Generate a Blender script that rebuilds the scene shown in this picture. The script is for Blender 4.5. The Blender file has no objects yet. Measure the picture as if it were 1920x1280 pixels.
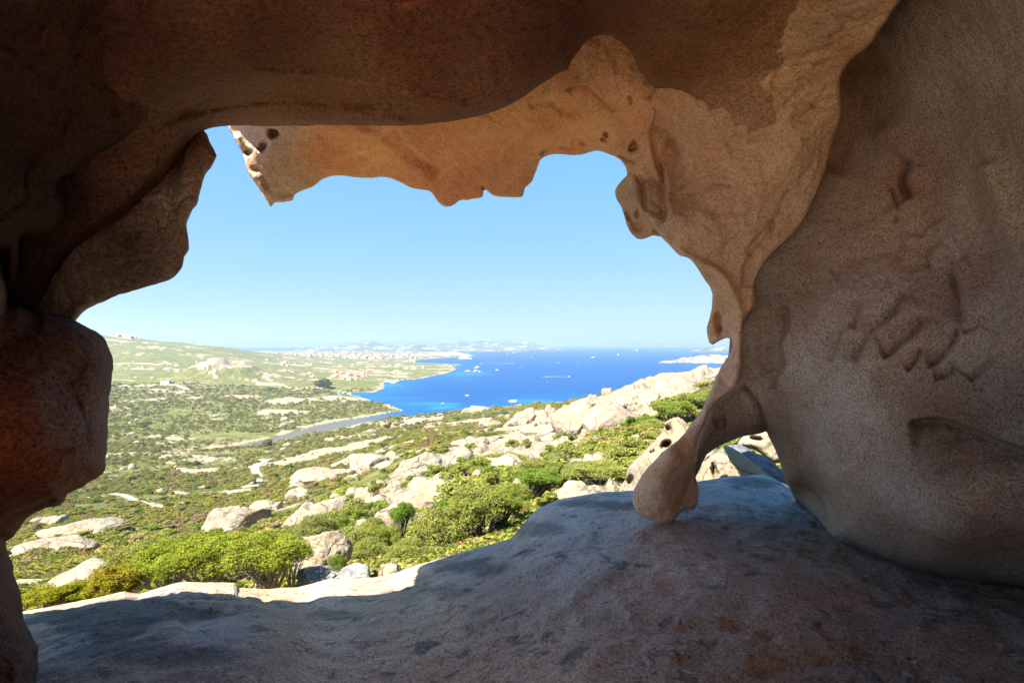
import bpy, math, random
import numpy as np
from mathutils import Vector, Matrix, Euler

random.seed(7); RNG = np.random.default_rng(11)
C = bpy.context.scene.collection
S = bpy.context.scene

# ------------------------------------------------------------------ camera, sky, sun, exposure
F = 1000.0; CX = 960.0; CY = 645.0           # focal length and horizon in the photo's pixels (1920 wide)
cam = bpy.data.cameras.new('camera'); camo = bpy.data.objects.new('camera', cam); C.objects.link(camo)
cam.sensor_width = 36.0; cam.lens = 36.0*F/1920.0; cam.shift_y = -(CY-640)/1920.0*-1
cam.clip_start = 0.05; cam.clip_end = 120000
camo.rotation_euler = (math.radians(90), 0, 0)
S.camera = camo

SUN_EL = math.radians(52); SUN_AZ = math.radians(222)    # azimuth clockwise from +Y: behind and to the left
w = bpy.data.worlds.new('World'); S.world = w; w.use_nodes = True
nt = w.node_tree; nt.nodes.clear()
sky = nt.nodes.new('ShaderNodeTexSky'); sky.sky_type = 'NISHITA'; sky.sun_disc = False
sky.sun_elevation = SUN_EL; sky.sun_rotation = SUN_AZ
sky.altitude = 1500; sky.air_density = 0.9; sky.dust_density = 0.2; sky.ozone_density = 2.5
bg = nt.nodes.new('ShaderNodeBackground'); bg.inputs['Strength'].default_value = 0.05
wo = nt.nodes.new('ShaderNodeOutputWorld')
tn = nt.nodes.new('ShaderNodeMix'); tn.data_type = 'RGBA'; tn.blend_type = 'MULTIPLY'; tn.inputs[0].default_value = 1; tn.inputs[7].default_value = (.41, .94, 1.90, 1)
_s = nt.nodes.new('ShaderNodeSeparateColor'); _c2 = nt.nodes.new('ShaderNodeCombineColor'); nt.links.new(sky.outputs[0], _s.inputs[0])
for _i, _p in enumerate((.645, .30, .10)):      # the photograph's flatter, deeper blue
    _m = nt.nodes.new('ShaderNodeMath'); _m.operation = 'POWER'; _m.inputs[1].default_value = _p; nt.links.new(_s.outputs[_i], _m.inputs[0]); nt.links.new(_m.outputs[0], _c2.inputs[_i])
nt.links.new(_c2.outputs[0], tn.inputs[6])
# faint wisps low in the sky
_tc = nt.nodes.new('ShaderNodeTexCoord'); _mp = nt.nodes.new('ShaderNodeMapping'); _mp.inputs['Scale'].default_value = (7, 7, 42); _mp.inputs['Location'].default_value = (3.1, .4, 0)
_nz = nt.nodes.new('ShaderNodeTexNoise'); _nz.inputs['Scale'].default_value = 1.0; _nz.inputs['Detail'].default_value = 6; _nz.inputs['Roughness'].default_value = .6
_rp = nt.nodes.new('ShaderNodeValToRGB'); _rp.color_ramp.elements[0].position = .60; _rp.color_ramp.elements[1].position = .78
_sx = nt.nodes.new('ShaderNodeSeparateXYZ'); _bd = nt.nodes.new('ShaderNodeValToRGB'); _e = _bd.color_ramp.elements; _e[0].position = .012; _e[0].color = (0,0,0,1); _e[1].position = .09; _e[1].color = (0,0,0,1); _k = _e.new(.035); _k.color = (.5,.5,.5,1)
_mm = nt.nodes.new('ShaderNodeMath'); _mm.operation = 'MULTIPLY'; _cl = nt.nodes.new('ShaderNodeMix'); _cl.data_type = 'RGBA'; _cl.inputs[7].default_value = (2.1, 2.1, 2.3, 1)
nt.links.new(_tc.outputs['Generated'], _mp.inputs[0]); nt.links.new(_mp.outputs[0], _nz.inputs['Vector']); nt.links.new(_nz.outputs['Fac'], _rp.inputs[0]); nt.links.new(_tc.outputs['Generated'], _sx.inputs[0]); nt.links.new(_sx.outputs[2], _bd.inputs[0])
nt.links.new(_rp.outputs[0], _mm.inputs[0]); nt.links.new(_bd.outputs[0], _mm.inputs[1]); nt.links.new(_mm.outputs[0], _cl.inputs[0]); nt.links.new(tn.outputs[2], _cl.inputs[6]); nt.links.new(_cl.outputs[2], bg.inputs[0]); nt.links.new(bg.outputs[0], wo.inputs[0])

sl = bpy.data.lights.new('sun', 'SUN'); sl.energy = 2.3; sl.angle = math.radians(0.5); sl.color = (1.0, 0.95, 0.86)
so = bpy.data.objects.new('sun', sl); C.objects.link(so)
sdir = Vector((math.sin(SUN_AZ)*math.cos(SUN_EL), math.cos(SUN_AZ)*math.cos(SUN_EL), math.sin(SUN_EL)))
so.rotation_euler = sdir.to_track_quat('Z', 'Y').to_euler()

S.view_settings.view_transform = 'Standard'; S.view_settings.look = 'None'
S.view_settings.exposure = 3.3; S.view_settings.gamma = 1.0
S.cycles.max_bounces = 8; S.cycles.diffuse_bounces = 6; S.cycles.volume_bounces = 0
S.cycles.sample_clamp_indirect = 6.0

# ------------------------------------------------------------------ helpers
def tag(o, label=None, cat=None, group=None, kind=None):
    if label: o['label'] = label
    if cat: o['category'] = cat
    if group: o['group'] = group
    if kind: o['kind'] = kind
    return o
def empty(name, loc=(0,0,0), label=None, cat=None, group=None):
    o = bpy.data.objects.new(name, None); C.objects.link(o); o.location = loc
    o.empty_display_size = 0.1
    return tag(o, label, cat, group)
def mesh_np(name, V, faces, mat=None, parent=None, cols=None, smooth=True, loc=None):
    """faces: list of int arrays, each (n,k)"""
    me = bpy.data.meshes.new(name)
    V = np.asarray(V, dtype=np.float32)
    faces = [np.asarray(f) for f in faces if len(f)]
    nl = sum(f.size for f in faces); nf = sum(len(f) for f in faces)
    me.vertices.add(len(V)); me.vertices.foreach_set('co', V.ravel())
    me.loops.add(nl); me.polygons.add(nf)
    me.loops.foreach_set('vertex_index', np.concatenate([f.ravel() for f in faces]).astype(np.int32))
    tot = np.concatenate([np.full(len(f), f.shape[1]) for f in faces]).astype(np.int32)
    st = np.concatenate([[0], np.cumsum(tot)[:-1]]).astype(np.int32)
    me.polygons.foreach_set('loop_start', st)
    me.update(calc_edges=True)
    me.polygons.foreach_set('use_smooth', np.full(nf, bool(smooth)))
    if cols is not None:
        a = me.color_attributes.new('tint', 'FLOAT_COLOR', 'POINT')
        c4 = np.ones((len(V), 4), dtype=np.float32); c4[:, :cols.shape[1]] = cols
        a.data.foreach_set('color', c4.ravel())
    if mat: me.materials.append(mat)
    o = bpy.data.objects.new(name, me); C.objects.link(o)
    if parent: o.parent = parent
    if loc is not None: o.location = loc
    return o
def _hash(ix, iy, iz, s):
    h = (ix.astype(np.int64)*374761393 + iy.astype(np.int64)*668265263 + iz.astype(np.int64)*2147483647 + s*1274126177) & 0xffffffff
    h = ((h ^ (h >> 13))*1274126177) & 0xffffffff
    h = ((h ^ (h >> 16))*2246822519) & 0xffffffff
    return ((h ^ (h >> 15)) & 0xffffff)/float(0xffffff)*2-1
def vnoise(P, s=0):
    P = np.asarray(P, dtype=np.float64); I = np.floor(P); Fr = P-I; U = Fr*Fr*Fr*(Fr*(Fr*6-15)+10)
    ix, iy, iz = I[:,0], I[:,1], I[:,2]; r = 0
    for dx in (0,1):
        wx = U[:,0] if dx else 1-U[:,0]
        for dy in (0,1):
            wy = U[:,1] if dy else 1-U[:,1]
            for dz in (0,1):
                wz = U[:,2] if dz else 1-U[:,2]
                r = r + wx*wy*wz*_hash(ix+dx, iy+dy, iz+dz, s)
    return r
def fbm(P, sc, octs=4, s=0, gain=0.5):
    P = np.asarray(P)*sc; a = 1; r = 0; t = 0
    for k in range(octs):
        r = r + a*vnoise(P + 17.3*k, s+k); t += a; a *= gain; P = P*2.03
    return r/t
def sstep(a, b, x):
    t = np.clip((x-a)/(b-a), 0, 1); return t*t*(3-2*t)
def tps(pts, vals, q, scale=1000.0, reg=1e-4):
    """thin plate spline through scattered control values"""
    A = np.asarray(pts, float)/scale; v = np.asarray(vals, float); n = len(A)
    def U(r2): return 0.5*r2*np.log(r2+1e-12)
    K = U(((A[:,None]-A[None])**2).sum(-1)) + reg*np.eye(n)
    Pm = np.hstack([np.ones((n,1)), A]); M = np.zeros((n+3, n+3)); M[:n,:n] = K; M[:n,n:] = Pm; M[n:,:n] = Pm.T
    wv = np.linalg.solve(M, np.concatenate([v, np.zeros(3)]))
    q = np.asarray(q, float)/scale; out = np.empty(len(q))
    for i in range(0, len(q), 40000):
        b = q[i:i+40000]; out[i:i+40000] = U(((b[:,None]-A[None])**2).sum(-1))@wv[:n] + wv[n] + b@wv[n+1:]
    return out
def smooth_poly(poly, seg=8.0, jit=1.0, seed=0, closed=True, lin=False):
    """Catmull-Rom through the traced outline, resampled, with a little ruggedness"""
    p = np.asarray(poly, float); n = len(p); out = []
    rng = range(n if closed else n-1)
    for i in rng:
        a, b, c, d = (p[(i-1) % n], p[i], p[(i+1) % n], p[(i+2) % n]) if closed else (p[max(i-1,0)], p[i], p[i+1], p[min(i+2,n-1)])
        L = np.linalg.norm(c-b); k = max(1, min(40, int(L/seg)))
        m0 = (c-a)*0.5; m1 = (d-b)*0.5
        if lin: m0 = m1 = c-b
        la = np.linalg.norm(m0); lb = np.linalg.norm(m1)
        if la > L: m0 = m0*L/la
        if lb > L: m1 = m1*L/lb
        for t in np.arange(k)/k:
            out.append((2*t**3-3*t**2+1)*b + (t**3-2*t**2+t)*m0 + (-2*t**3+3*t**2)*c + (t**3-t**2)*m1)
    if not closed: out.append(p[-1])
    out = np.array(out)
    if jit:
        q = np.c_[out/22.0, np.full(len(out), seed*3.7)]
        out = out + jit*np.c_[fbm(q, 1, 3, seed), fbm(q, 1, 3, seed+50)]*2
    return out
def seg_dist(q, poly, closed=True):
    """distance, nearest point, signed side of the nearest segment"""
    A = poly; B = np.roll(poly, -1, 0) if closed else poly[1:]
    if not closed: A = poly[:-1]
    D = B-A; L2 = (D**2).sum(1)+1e-12
    dist = np.empty(len(q)); near = np.empty((len(q),2)); side = np.empty(len(q)); par = np.empty(len(q))
    for i in range(0, len(q), 8000):
        b = q[i:i+8000]; R = b[:,None]-A[None]; t = np.clip((R*D[None]).sum(-1)/L2, 0, 1)
        N = A[None]+t[...,None]*D[None]; d2 = ((b[:,None]-N)**2).sum(-1); j = d2.argmin(1); k = np.arange(len(b))
        dist[i:i+8000] = np.sqrt(d2[k,j]); near[i:i+8000] = N[k,j]
        cr = D[j,0]*R[k,j,1]-D[j,1]*R[k,j,0]; side[i:i+8000] = np.sign(cr); par[i:i+8000] = (j+t[k,j])/len(A)
    return dist, near, side, par
def inside(q, poly):
    x, y = q[:,0], q[:,1]; r = np.zeros(len(q), bool); n = len(poly)
    for i in range(n):
        x0, y0 = poly[i]; x1, y1 = poly[(i+1) % n]
        if y0 == y1: continue
        c = ((y0 > y) != (y1 > y)) & (x < (x1-x0)*(y-y0)/(y1-y0)+x0); r ^= c
    return r
def unproj(px, py, d):
    return np.stack([(px-CX)/F*d, d, -(py-CY)/F*d], -1)
def axis(lo, hi, step):
    """coordinates with even steps inside the frame and growing steps beyond it"""
    def rng_(a, b): return list(np.arange(a, b, step))
    v = rng_(max(lo, -30), min(hi, 1950))
    x = v[0]; s = step
    while x > lo: s = min(s*1.15, 60); x -= s; v.insert(0, x)
    x = v[-1]; s = step
    while x < hi: s = min(s*1.15, 60); x += s; v.append(x)
    return np.array(v)
def blend_cols(q, pts, sig=110.0):
    P = np.array([p[:2] for p in pts], float); Cc = np.array([p[2:5] for p in pts], float)
    out = np.empty((len(q), 3))
    for i in range(0, len(q), 40000):
        b = q[i:i+40000]; d2 = ((b[:,None]-P[None])**2).sum(-1)
        wgt = 1.0/(d2+sig*sig)**2; out[i:i+40000] = wgt@Cc/wgt.sum(1)[:,None]
    return out
def apply_feats(q, feats):
    """carved detail in metres of depth: pits, grooves, ledges"""
    dd = np.zeros(len(q))
    for f in feats:
        if f[0] == 'pit':
            _, x, y, rx, ry, ang, dep = f; a = math.radians(ang)
            u = (q[:,0]-x)*math.cos(a)+(q[:,1]-y)*math.sin(a); v = -(q[:,0]-x)*math.sin(a)+(q[:,1]-y)*math.cos(a)
            rho = np.sqrt((u/rx)**2+(v/ry)**2)*(1+.35*fbm(np.c_[q, q[:,0]*0], 1.3/max(rx,ry), 3, int(x)))
            dd += dep*.7*(1-sstep(0.35, 1.1, rho))
        else:
            kind, pl, wd, dep = f[:4]
            pl = smooth_poly(pl, 10, 0, closed=False)
            lo = pl.min(0)-wd*4; hi = pl.max(0)+wd*4
            m = ((q > lo) & (q < hi)).all(1)
            if not m.any(): continue
            dist, _, side, par = seg_dist(q[m], pl, False)
            fade = sstep(0, .10, par)*(1-sstep(.88, 1, par))*(1+.15*fbm(np.c_[q[m]/28.0, par*0], 1, 2, int(pl[0,0])))
            if kind == 'groove': v = dep*np.exp(-(dist/wd)**2)*fade
            else: v = np.where(side > 0, dep*np.exp(-dist/wd), -.4*dep*np.exp(-dist/(wd*.8))+1.4*dep*np.exp(-(dist/(0.10*wd+1.5))**2))*fade   # ledge: sharp one side
            dd[m] += v
    return dd
def relief(name, poly, ctrl, mat, parent=None, step=4.0, edge=(18, .12), thick=(.5, 60), nz=(.03, 1.3), fine=(.006, 9.0),
           feats=(), cols=None, jit=1.0, seed=0, csig=110.0, depthfn=None, tfun=None, chip=.03, fk=1.25, ctint=(1,1,1)):
    """a closed piece of rock: its inner face has its own depth everywhere, its rim turns back, its outer face lies behind"""
    pl = smooth_poly(poly, 8, jit, seed)
    gx = axis(pl[:,0].min()-step, pl[:,0].max()+step, step); gy = axis(pl[:,1].min()-step, pl[:,1].max()+step, step)
    nx, ny = len(gx), len(gy); X, Y = np.meshgrid(gx, gy); q = np.c_[X.ravel(), Y.ravel()]
    ins = inside(q, pl); I = ins.reshape(ny, nx); nb = np.zeros_like(I)
    for dy in (-1,0,1):
        for dx in (-1,0,1):
            nb |= np.roll(np.roll(I, dy, 0), dx, 1)
    use = nb.ravel(); bnd = use & ~ins
    idx = np.where(use)[0]; dist = np.zeros(len(q)); dd, near, _, _ = seg_dist(q[idx], pl)
    dist[idx] = dd; b = bnd[idx]; q[idx[b]] = near[b]; dist[idx[b]] = 0
    Q = q[idx]; E = dist[idx]; n = len(idx); remap = -np.ones(len(q), int); remap[idx] = np.arange(n)
    D = np.exp(tps([c[:2] for c in ctrl], np.log([c[2] for c in ctrl]), Q)) if depthfn is None else depthfn(Q)
    D = np.clip(D, .35, 40)
    P0 = unproj(Q[:,0], Q[:,1], D)
    we, Re = edge; t = 1-np.clip(E/we, 0, 1); D = D+Re*(1-np.sqrt(np.clip(1-t*t, 0, 1)))
    D = D + nz[0]*fbm(P0, nz[1], 4, seed+3) + fine[0]*fbm(P0, fine[1], 3, seed+9)
    rg_ = 1-np.abs(fbm(P0, 3.1, 4, seed+30))*3.2; D = D + chip*sstep(.55, 1.0, rg_)*(.5+.5*fbm(P0, .8, 2, seed+31)) + chip*.7*np.abs(fbm(P0, 6.5, 3, seed+33))
    D = D + apply_feats(Q, feats)*fk
    Pf = unproj(Q[:,0], Q[:,1], D)
    T = thick[0]*(1-np.exp(-E/thick[1]))*(1+.25*fbm(P0, .9, 2, seed+20))
    if tfun is not None: T = T*tfun(Q)
    Pb = unproj(Q[:,0], Q[:,1], D+T)
    Bm = bnd[idx]; bmap = np.arange(n)+n; bmap[Bm] = np.where(Bm)[0]
    R = remap.reshape(ny, nx); a, b2, c, d = R[:-1,:-1], R[:-1,1:], R[1:,1:], R[1:,:-1]
    ok = (a >= 0)&(b2 >= 0)&(c >= 0)&(d >= 0)&(I[:-1,:-1]|I[:-1,1:]|I[1:,1:]|I[1:,:-1])
    Fq = np.stack([a[ok], d[ok], c[ok], b2[ok]], -1); Bq = bmap[Fq[:, ::-1]]
    V = np.vstack([Pf, Pb]); col = None
    if cols is not None:
        cc = blend_cols(Q, cols, csig)*np.array(ctint); col = np.vstack([cc, cc])
    # drop the unused back copies of rim points
    usedv = np.zeros(len(V), bool); usedv[Fq.ravel()] = True; usedv[Bq.ravel()] = True
    m2 = np.cumsum(usedv)-1
    o = mesh_np(name, V[usedv], [m2[Fq], m2[Bq]], mat, parent, None if col is None else col[usedv])
    return o

# ------------------------------------------------------------------ materials
def newmat(name):
    m = bpy.data.materials.new(name); m.use_nodes = True; n = m.node_tree; n.nodes.clear(); return m, n
class NB:
    def __init__(s, tree): s.t = tree
    def n(s, typ, **kw):
        nd = s.t.nodes.new(typ)
        for k, v in kw.items():
            if k.startswith('i_'):
                key = k[2:]; key = int(key) if key.isdigit() else key.replace('_', ' ')
                if hasattr(v, 'node'): s.t.links.new(v, nd.inputs[key])
                else: nd.inputs[key].default_value = v
            else: setattr(nd, k, v)
        return nd
    def noise(s, vec, scale, detail=4, rough=.55, dist=0):
        return s.n('ShaderNodeTexNoise', i_Vector=vec, i_Scale=scale, i_Detail=detail, i_Roughness=rough, i_Distortion=dist).outputs['Fac']
    def ramp(s, fac, pts):
        r = s.n('ShaderNodeValToRGB', i_Fac=fac); cr = r.color_ramp
        while len(cr.elements) < len(pts): cr.elements.new(.5)
        for e, (p, c) in zip(cr.elements, pts):
            e.position = p; e.color = (c, c, c, 1) if isinstance(c, (int, float)) else (*c, 1)
        return r.outputs['Color']
    def mix(s, fac, a, b, mode='MIX'):
        nd = s.n('ShaderNodeMix', data_type='RGBA', blend_type=mode)
        for k, v in ((0, fac), (6, a), (7, b)):
            if hasattr(v, 'node'): s.t.links.new(v, nd.inputs[k])
            else: nd.inputs[k].default_value = v if k == 0 else (*v, 1)[:4]
        return nd.outputs[2]
    def math(s, op, a, b=0.0, clamp=False):
        nd = s.n('ShaderNodeMath', operation=op, use_clamp=clamp)
        for k, v in ((0, a), (1, b)):
            if hasattr(v, 'node'): s.t.links.new(v, nd.inputs[k])
            else: nd.inputs[k].default_value = v
        return nd.outputs[0]
def granite(name, base=None, speck=.35, bump=.6, grain=75.0, blotch=((.75,.6,.5),.25), lichen=None, streak=None, crackamt=.0, mid=1.0):
    m, t = newmat(name); b = NB(t)
    tc = b.n('ShaderNodeTexCoord').outputs['Object']
    col = b.n('ShaderNodeAttribute', attribute_name='tint').outputs['Color'] if base is None else b.n('ShaderNodeRGB').outputs[0]
    if base is not None: col.node.outputs[0].default_value = (*base, 1)
    # broad uneven weathering
    col = b.mix(b.ramp(b.noise(tc, 1.7, 5, .6), [(.38, 0), (.68, blotch[1])]), col, blotch[0], 'MULTIPLY')
    col = b.mix(b.ramp(b.noise(tc, 5.5, 6, .62, .4), [(.35, .0), (.7, .30*mid)]), col, (.54, .49, .46), 'MULTIPLY')
    # crystals: pale feldspar, dark mica
    g1 = b.noise(tc, grain, 3, .7); g2 = b.noise(tc, grain*2.3, 2, .6)
    sp = b.ramp(g1, [(.30, 1-speck*1.5), (.5, 1.0), (.72, 1+speck)])
    t.nodes[-1].color_ramp.interpolation = 'LINEAR'
    col = b.mix(1.0, col, sp, 'MULTIPLY')
    col = b.mix(b.ramp(g2, [(.60, 0), (.72, .5*speck/.35)]), col, (.05, .04, .04))
    if streak:
        mp = b.n('ShaderNodeMapping', i_Vector=tc); mp.inputs['Scale'].default_value = streak[1]
        sm = b.noise(mp.outputs[0], streak[2], 7, .65, .8)
        col = b.mix(b.ramp(sm, [(streak[3], 0), (streak[3]+.1, streak[4])]), col, streak[0])
    if lichen:
        for lc, sc, th, am in lichen:
            lm = b.noise(tc, sc, 8, .68, .6)
            col = b.mix(b.ramp(lm, [(th, 0), (th+.05, am)]), col, lc)
    h = b.math('ADD', b.math('MULTIPLY', g1, .010), b.math('MULTIPLY', b.noise(tc, grain*.28, 5, .6), .022))
    h = b.math('ADD', h, b.math('MULTIPLY', b.noise(tc, 6.0, 5, .55), .05))
    if crackamt:
        v = b.n('ShaderNodeTexVoronoi', feature='DISTANCE_TO_EDGE', i_Vector=b.n('ShaderNodeVectorMath', operation='ADD', i_0=tc, i_1=b.n('ShaderNodeTexNoise', i_Vector=tc, i_Scale=3.0, i_Detail=4.0).outputs['Color']).outputs[0], i_Scale=.8).outputs['Distance']
        cr = b.ramp(v, [(0, 1), (.012, 0)])
        msk = b.ramp(b.noise(tc, 1.1, 2), [(.5, 0), (.58, 1)])
        cr = b.math('MULTIPLY', cr, msk)
        h = b.math('SUBTRACT', h, b.math('MULTIPLY', cr, .02*crackamt)); col = b.mix(b.math('MULTIPLY', cr, .6*crackamt), col, (.03, .02, .015))
    bp = b.n('ShaderNodeBump', i_Height=h, i_Strength=bump, i_Distance=1.0).outputs[0]
    p = b.n('ShaderNodeBsdfPrincipled', i_Base_Color=col, i_Roughness=.9, i_Normal=bp); p.inputs['Specular IOR Level'].default_value = .15
    b.n('ShaderNodeOutputMaterial', i_Surface=p.outputs[0])
    return m
M_roof = granite('granite_ceiling', speck=.42, grain=52, bump=1.2, blotch=((.72,.52,.40),.5))
M_arch = granite('granite_ochre', speck=.27, grain=60, bump=.95, blotch=((.8,.6,.45),.6), crackamt=.25)
M_wall = granite('granite_wall', speck=.5, grain=85, bump=.8, blotch=((.62,.42,.30),.65))
M_bould = granite('granite_rust', speck=.55, grain=60, bump=1.0, blotch=((.5,.3,.2),.6))
M_floor = granite('granite_floor', speck=.45, grain=70, bump=1.0, blotch=((.62,.60,.58),.5),
                  lichen=[((.07,.073,.078), 1.5, .58, .6), ((.09,.09,.095), 5.0, .57, .65), ((.62,.60,.55), 9.0, .62, .5), ((.05,.05,.05), 22.0, .60, .6)],
                  streak=None)

# ------------------------------------------------------------------ the cave floor
RIM = [(-900,1300,4.2),(-300,1205,4.6),(40,1146,5.0),(120,1132,5.1),(200,1116,5.2),(232,1108,5.25),(262,1113,5.3),(300,1101,5.3),(345,1091,5.4),(440,1092,5.5),(442,1101,5.5),(500,1104,5.5),
       (560,1100,5.6),(620,1084,5.7),(650,1085,5.75),(700,1082,5.9),(740,1074,5.9),(775,1062,6.0),(830,1045,6.1),(880,1031,6.2),(930,1018,6.3),(960,1008,6.35),(978,985,6.4),
       (1005,955,6.4),(1040,938,6.5),(1085,929,6.5),(1130,922,6.5),(1190,919,6.5),(1300,904,6.6),(1335,898,6.7),(1370,892,6.7),(1430,890,6.8),(1450,897,6.8),(1480,912,6.8),(1560,925,6.8),(1900,930,6.8),(2600,930,6.8)]
_rx = np.array([r[0] for r in RIM], float); _ry = np.array([r[1] for r in RIM], float); _rd = np.array([r[2] for r in RIM], float)
_gx = np.arange(-900., 2601., 10.); _k = np.exp(-.5*(np.arange(-25, 26)/9.)**2); _k /= _k.sum()
_ry2 = np.convolve(np.pad(np.interp(_gx, _rx, _ry), 25, mode='edge'), _k, 'valid'); _rd2 = np.convolve(np.pad(np.interp(_gx, _rx, _rd), 25, mode='edge'), _k, 'valid')
_k1 = np.exp(-.5*(np.arange(-3, 4)/1.)**2); _k1 /= _k1.sum(); _rd1 = np.convolve(np.pad(np.interp(_gx, _rx, _rd), 3, mode='edge'), _k1, 'valid')
def floor_z(x, y):
    ys = np.maximum(y, .15); px = np.clip(CX+F*x/ys, -900, 2600)
    ds = np.interp(px, _gx, _rd1); e = y-ds; k = sstep(-.25, -2.2, e) if False else 1-sstep(-2.2, -.15, e)
    rs = ((1-k)*np.interp(px, _rx, _ry)+k*np.interp(px, _gx, _ry2)-CY)/F; ds = (1-k)*ds+k*np.interp(px, _gx, _rd2); e = y-ds
    z = np.where(e < 0, -rs*y-1.5*np.abs(e/ds)**(2-.55*sstep(450, 620, px)), -rs*y-.55*e*e)
    return np.where(y < 0, -1.5, z)
def floor_d(px, py):
    """distance at which the line of sight through a photo point meets the floor"""
    px = np.atleast_1d(np.asarray(px, float)); py = np.atleast_1d(np.asarray(py, float)); r = (py-CY)/F
    rs = (np.interp(px, _rx, _ry)-CY)/F; ds = np.interp(px, _rx, _rd); k = np.maximum(r-rs, 0)
    lo = np.full(len(px), .3); hi = ds*1.0; pw = 2-.55*sstep(450, 620, px)
    for _ in range(40):
        m = (lo+hi)/2; f = k*m-1.5*np.abs(1-m/ds)**pw; hi = np.where(f > 0, m, hi); lo = np.where(f > 0, lo, m)
    return (lo+hi)/2
def build_floor():
    px = np.concatenate([np.arange(-2200,-40,26), np.arange(-40,1960,4.0), np.arange(1960,3600,26)])
    d = np.concatenate([np.geomspace(.25, 1.9, 26)[:-1], np.arange(1.9, 7.6, .03), np.arange(7.6, 9.2, .15)])
    PX, D = np.meshgrid(px, d); x = (PX-CX)/F*D; y = D
    P = np.c_[x.ravel(), y.ravel(), np.zeros(x.size)]
    z = floor_z(P[:,0], P[:,1])
    r_s = np.interp(PX.ravel(), _rx, _rd); inn = np.clip((r_s-P[:,1])/1.2, 0, 1)
    z += .05*fbm(P, .8, 4, 5)*inn + .014*fbm(P, 5, 4, 6)*np.clip(inn*3, .25, 1)
    # weathering pits with crisp rims near the viewer
    pm = sstep(.05, .35, fbm(P+9, .9, 2, 8)); pn = fbm(P, 9, 3, 12); z -= .015*pm*sstep(.05, .25, pn)*inn; z += .012*(1-np.abs(fbm(P, 4.2, 4, 15))*3)*inn+.006*fbm(P, 16, 3, 16)
    # projected to photo pixels for the hand-placed forms
    q = np.c_[PX.ravel(), CY-F*z/P[:,1]]
    z -= apply_feats(q, [('groove', [(960,1200),(1060,1060),(1140,1000),(1200,975)], 40, .03), ('ledge', [(1000,1180),(1120,1110),(1180,1060),(1225,990)], 70, .012),
                         ('groove', [(330,1160),(430,1135),(520,1120),(600,1105)], 30, .05), ('ledge', [(1260,990),(1400,1010),(1560,1035),(1700,1080)], 30, .018),
                         ('groove', [(1080,1165),(1250,1175),(1420,1180)], 18, .02), ('groove', [(1400,1260),(1560,1230),(1760,1240)], 18, .03),
                         ('pit', 1445, 1190, 22, 9, 0, .03), ('pit', 1100, 945, 18, 8, 10, .02)]+
                        [('pit', 880+190*random.random(), 1165+100*random.random(), 9+11*random.random(), 5+5*random.random(), random.uniform(-20,20), .018) for _ in range(22)])*inn
    V = np.c_[P[:,0], P[:,1], z]; ny, nx = PX.shape; ii = np.arange(ny*nx).reshape(ny, nx)
    Fq = np.stack([ii[:-1,:-1], ii[:-1,1:], ii[1:,1:], ii[1:,:-1]], -1).reshape(-1, 4)
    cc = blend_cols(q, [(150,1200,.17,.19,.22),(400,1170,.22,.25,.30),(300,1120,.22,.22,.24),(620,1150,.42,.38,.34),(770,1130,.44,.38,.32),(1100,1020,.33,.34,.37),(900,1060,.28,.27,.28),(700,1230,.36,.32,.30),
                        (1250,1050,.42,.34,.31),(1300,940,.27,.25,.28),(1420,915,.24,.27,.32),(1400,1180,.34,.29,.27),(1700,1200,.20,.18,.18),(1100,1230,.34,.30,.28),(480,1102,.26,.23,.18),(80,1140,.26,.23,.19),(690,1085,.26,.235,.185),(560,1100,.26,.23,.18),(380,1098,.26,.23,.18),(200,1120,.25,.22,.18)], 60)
    # rust-red stains and dark lichen sheets with their own outlines
    n3 = fbm(np.c_[V[:,0], V[:,1], V[:,1]*0], 2.6, 4, 31)
    for sx, sy, rx, ry in ((1235,1015,60,28),(1190,1090,90,22),(1160,1095,40,10),(1235,1110,36,14),(1390,1135,22,12),(1580,1130,110,32)):
        mk = 1-sstep(.5, 1.1, np.sqrt(((q[:,0]-sx)/rx)**2+((q[:,1]-sy)/ry)**2)+.5*n3)
        cc = cc*(1-.22*mk[:,None])+np.array([.40,.20,.17])*.22*mk[:,None]
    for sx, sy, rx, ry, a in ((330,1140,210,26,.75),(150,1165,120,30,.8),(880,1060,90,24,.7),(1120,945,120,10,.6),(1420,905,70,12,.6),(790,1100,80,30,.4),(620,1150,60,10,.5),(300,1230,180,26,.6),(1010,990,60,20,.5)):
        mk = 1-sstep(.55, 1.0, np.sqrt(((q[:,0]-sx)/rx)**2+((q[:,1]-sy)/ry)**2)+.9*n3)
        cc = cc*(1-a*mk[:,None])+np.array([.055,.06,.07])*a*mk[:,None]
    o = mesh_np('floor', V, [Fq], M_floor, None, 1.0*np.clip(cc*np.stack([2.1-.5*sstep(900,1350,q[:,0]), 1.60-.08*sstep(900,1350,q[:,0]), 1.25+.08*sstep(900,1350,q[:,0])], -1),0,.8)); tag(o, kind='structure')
    # the slab carried on unseen behind the viewer, tinted pale to bounce light inward
    gx, gy = np.meshgrid(np.linspace(-9, 9, 60), np.linspace(-10, .28, 50)); Pn = np.c_[gx.ravel(), gy.ravel(), np.zeros(gx.size)]
    zb = -1.5-.012+.06*fbm(Pn, .7, 4, 5)*np.clip(-Pn[:,1], 0, 1)
    ii = np.arange(gx.size).reshape(gx.shape); Fq = np.stack([ii[:-1,:-1], ii[:-1,1:], ii[1:,1:], ii[1:,:-1]], -1).reshape(-1, 4)
    o = mesh_np('floor', np.c_[Pn[:,0], Pn[:,1], zb], [Fq], M_floor, None, np.tile([.70,.60,.47], (gx.size,1))); tag(o, kind='structure')
build_floor()

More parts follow.
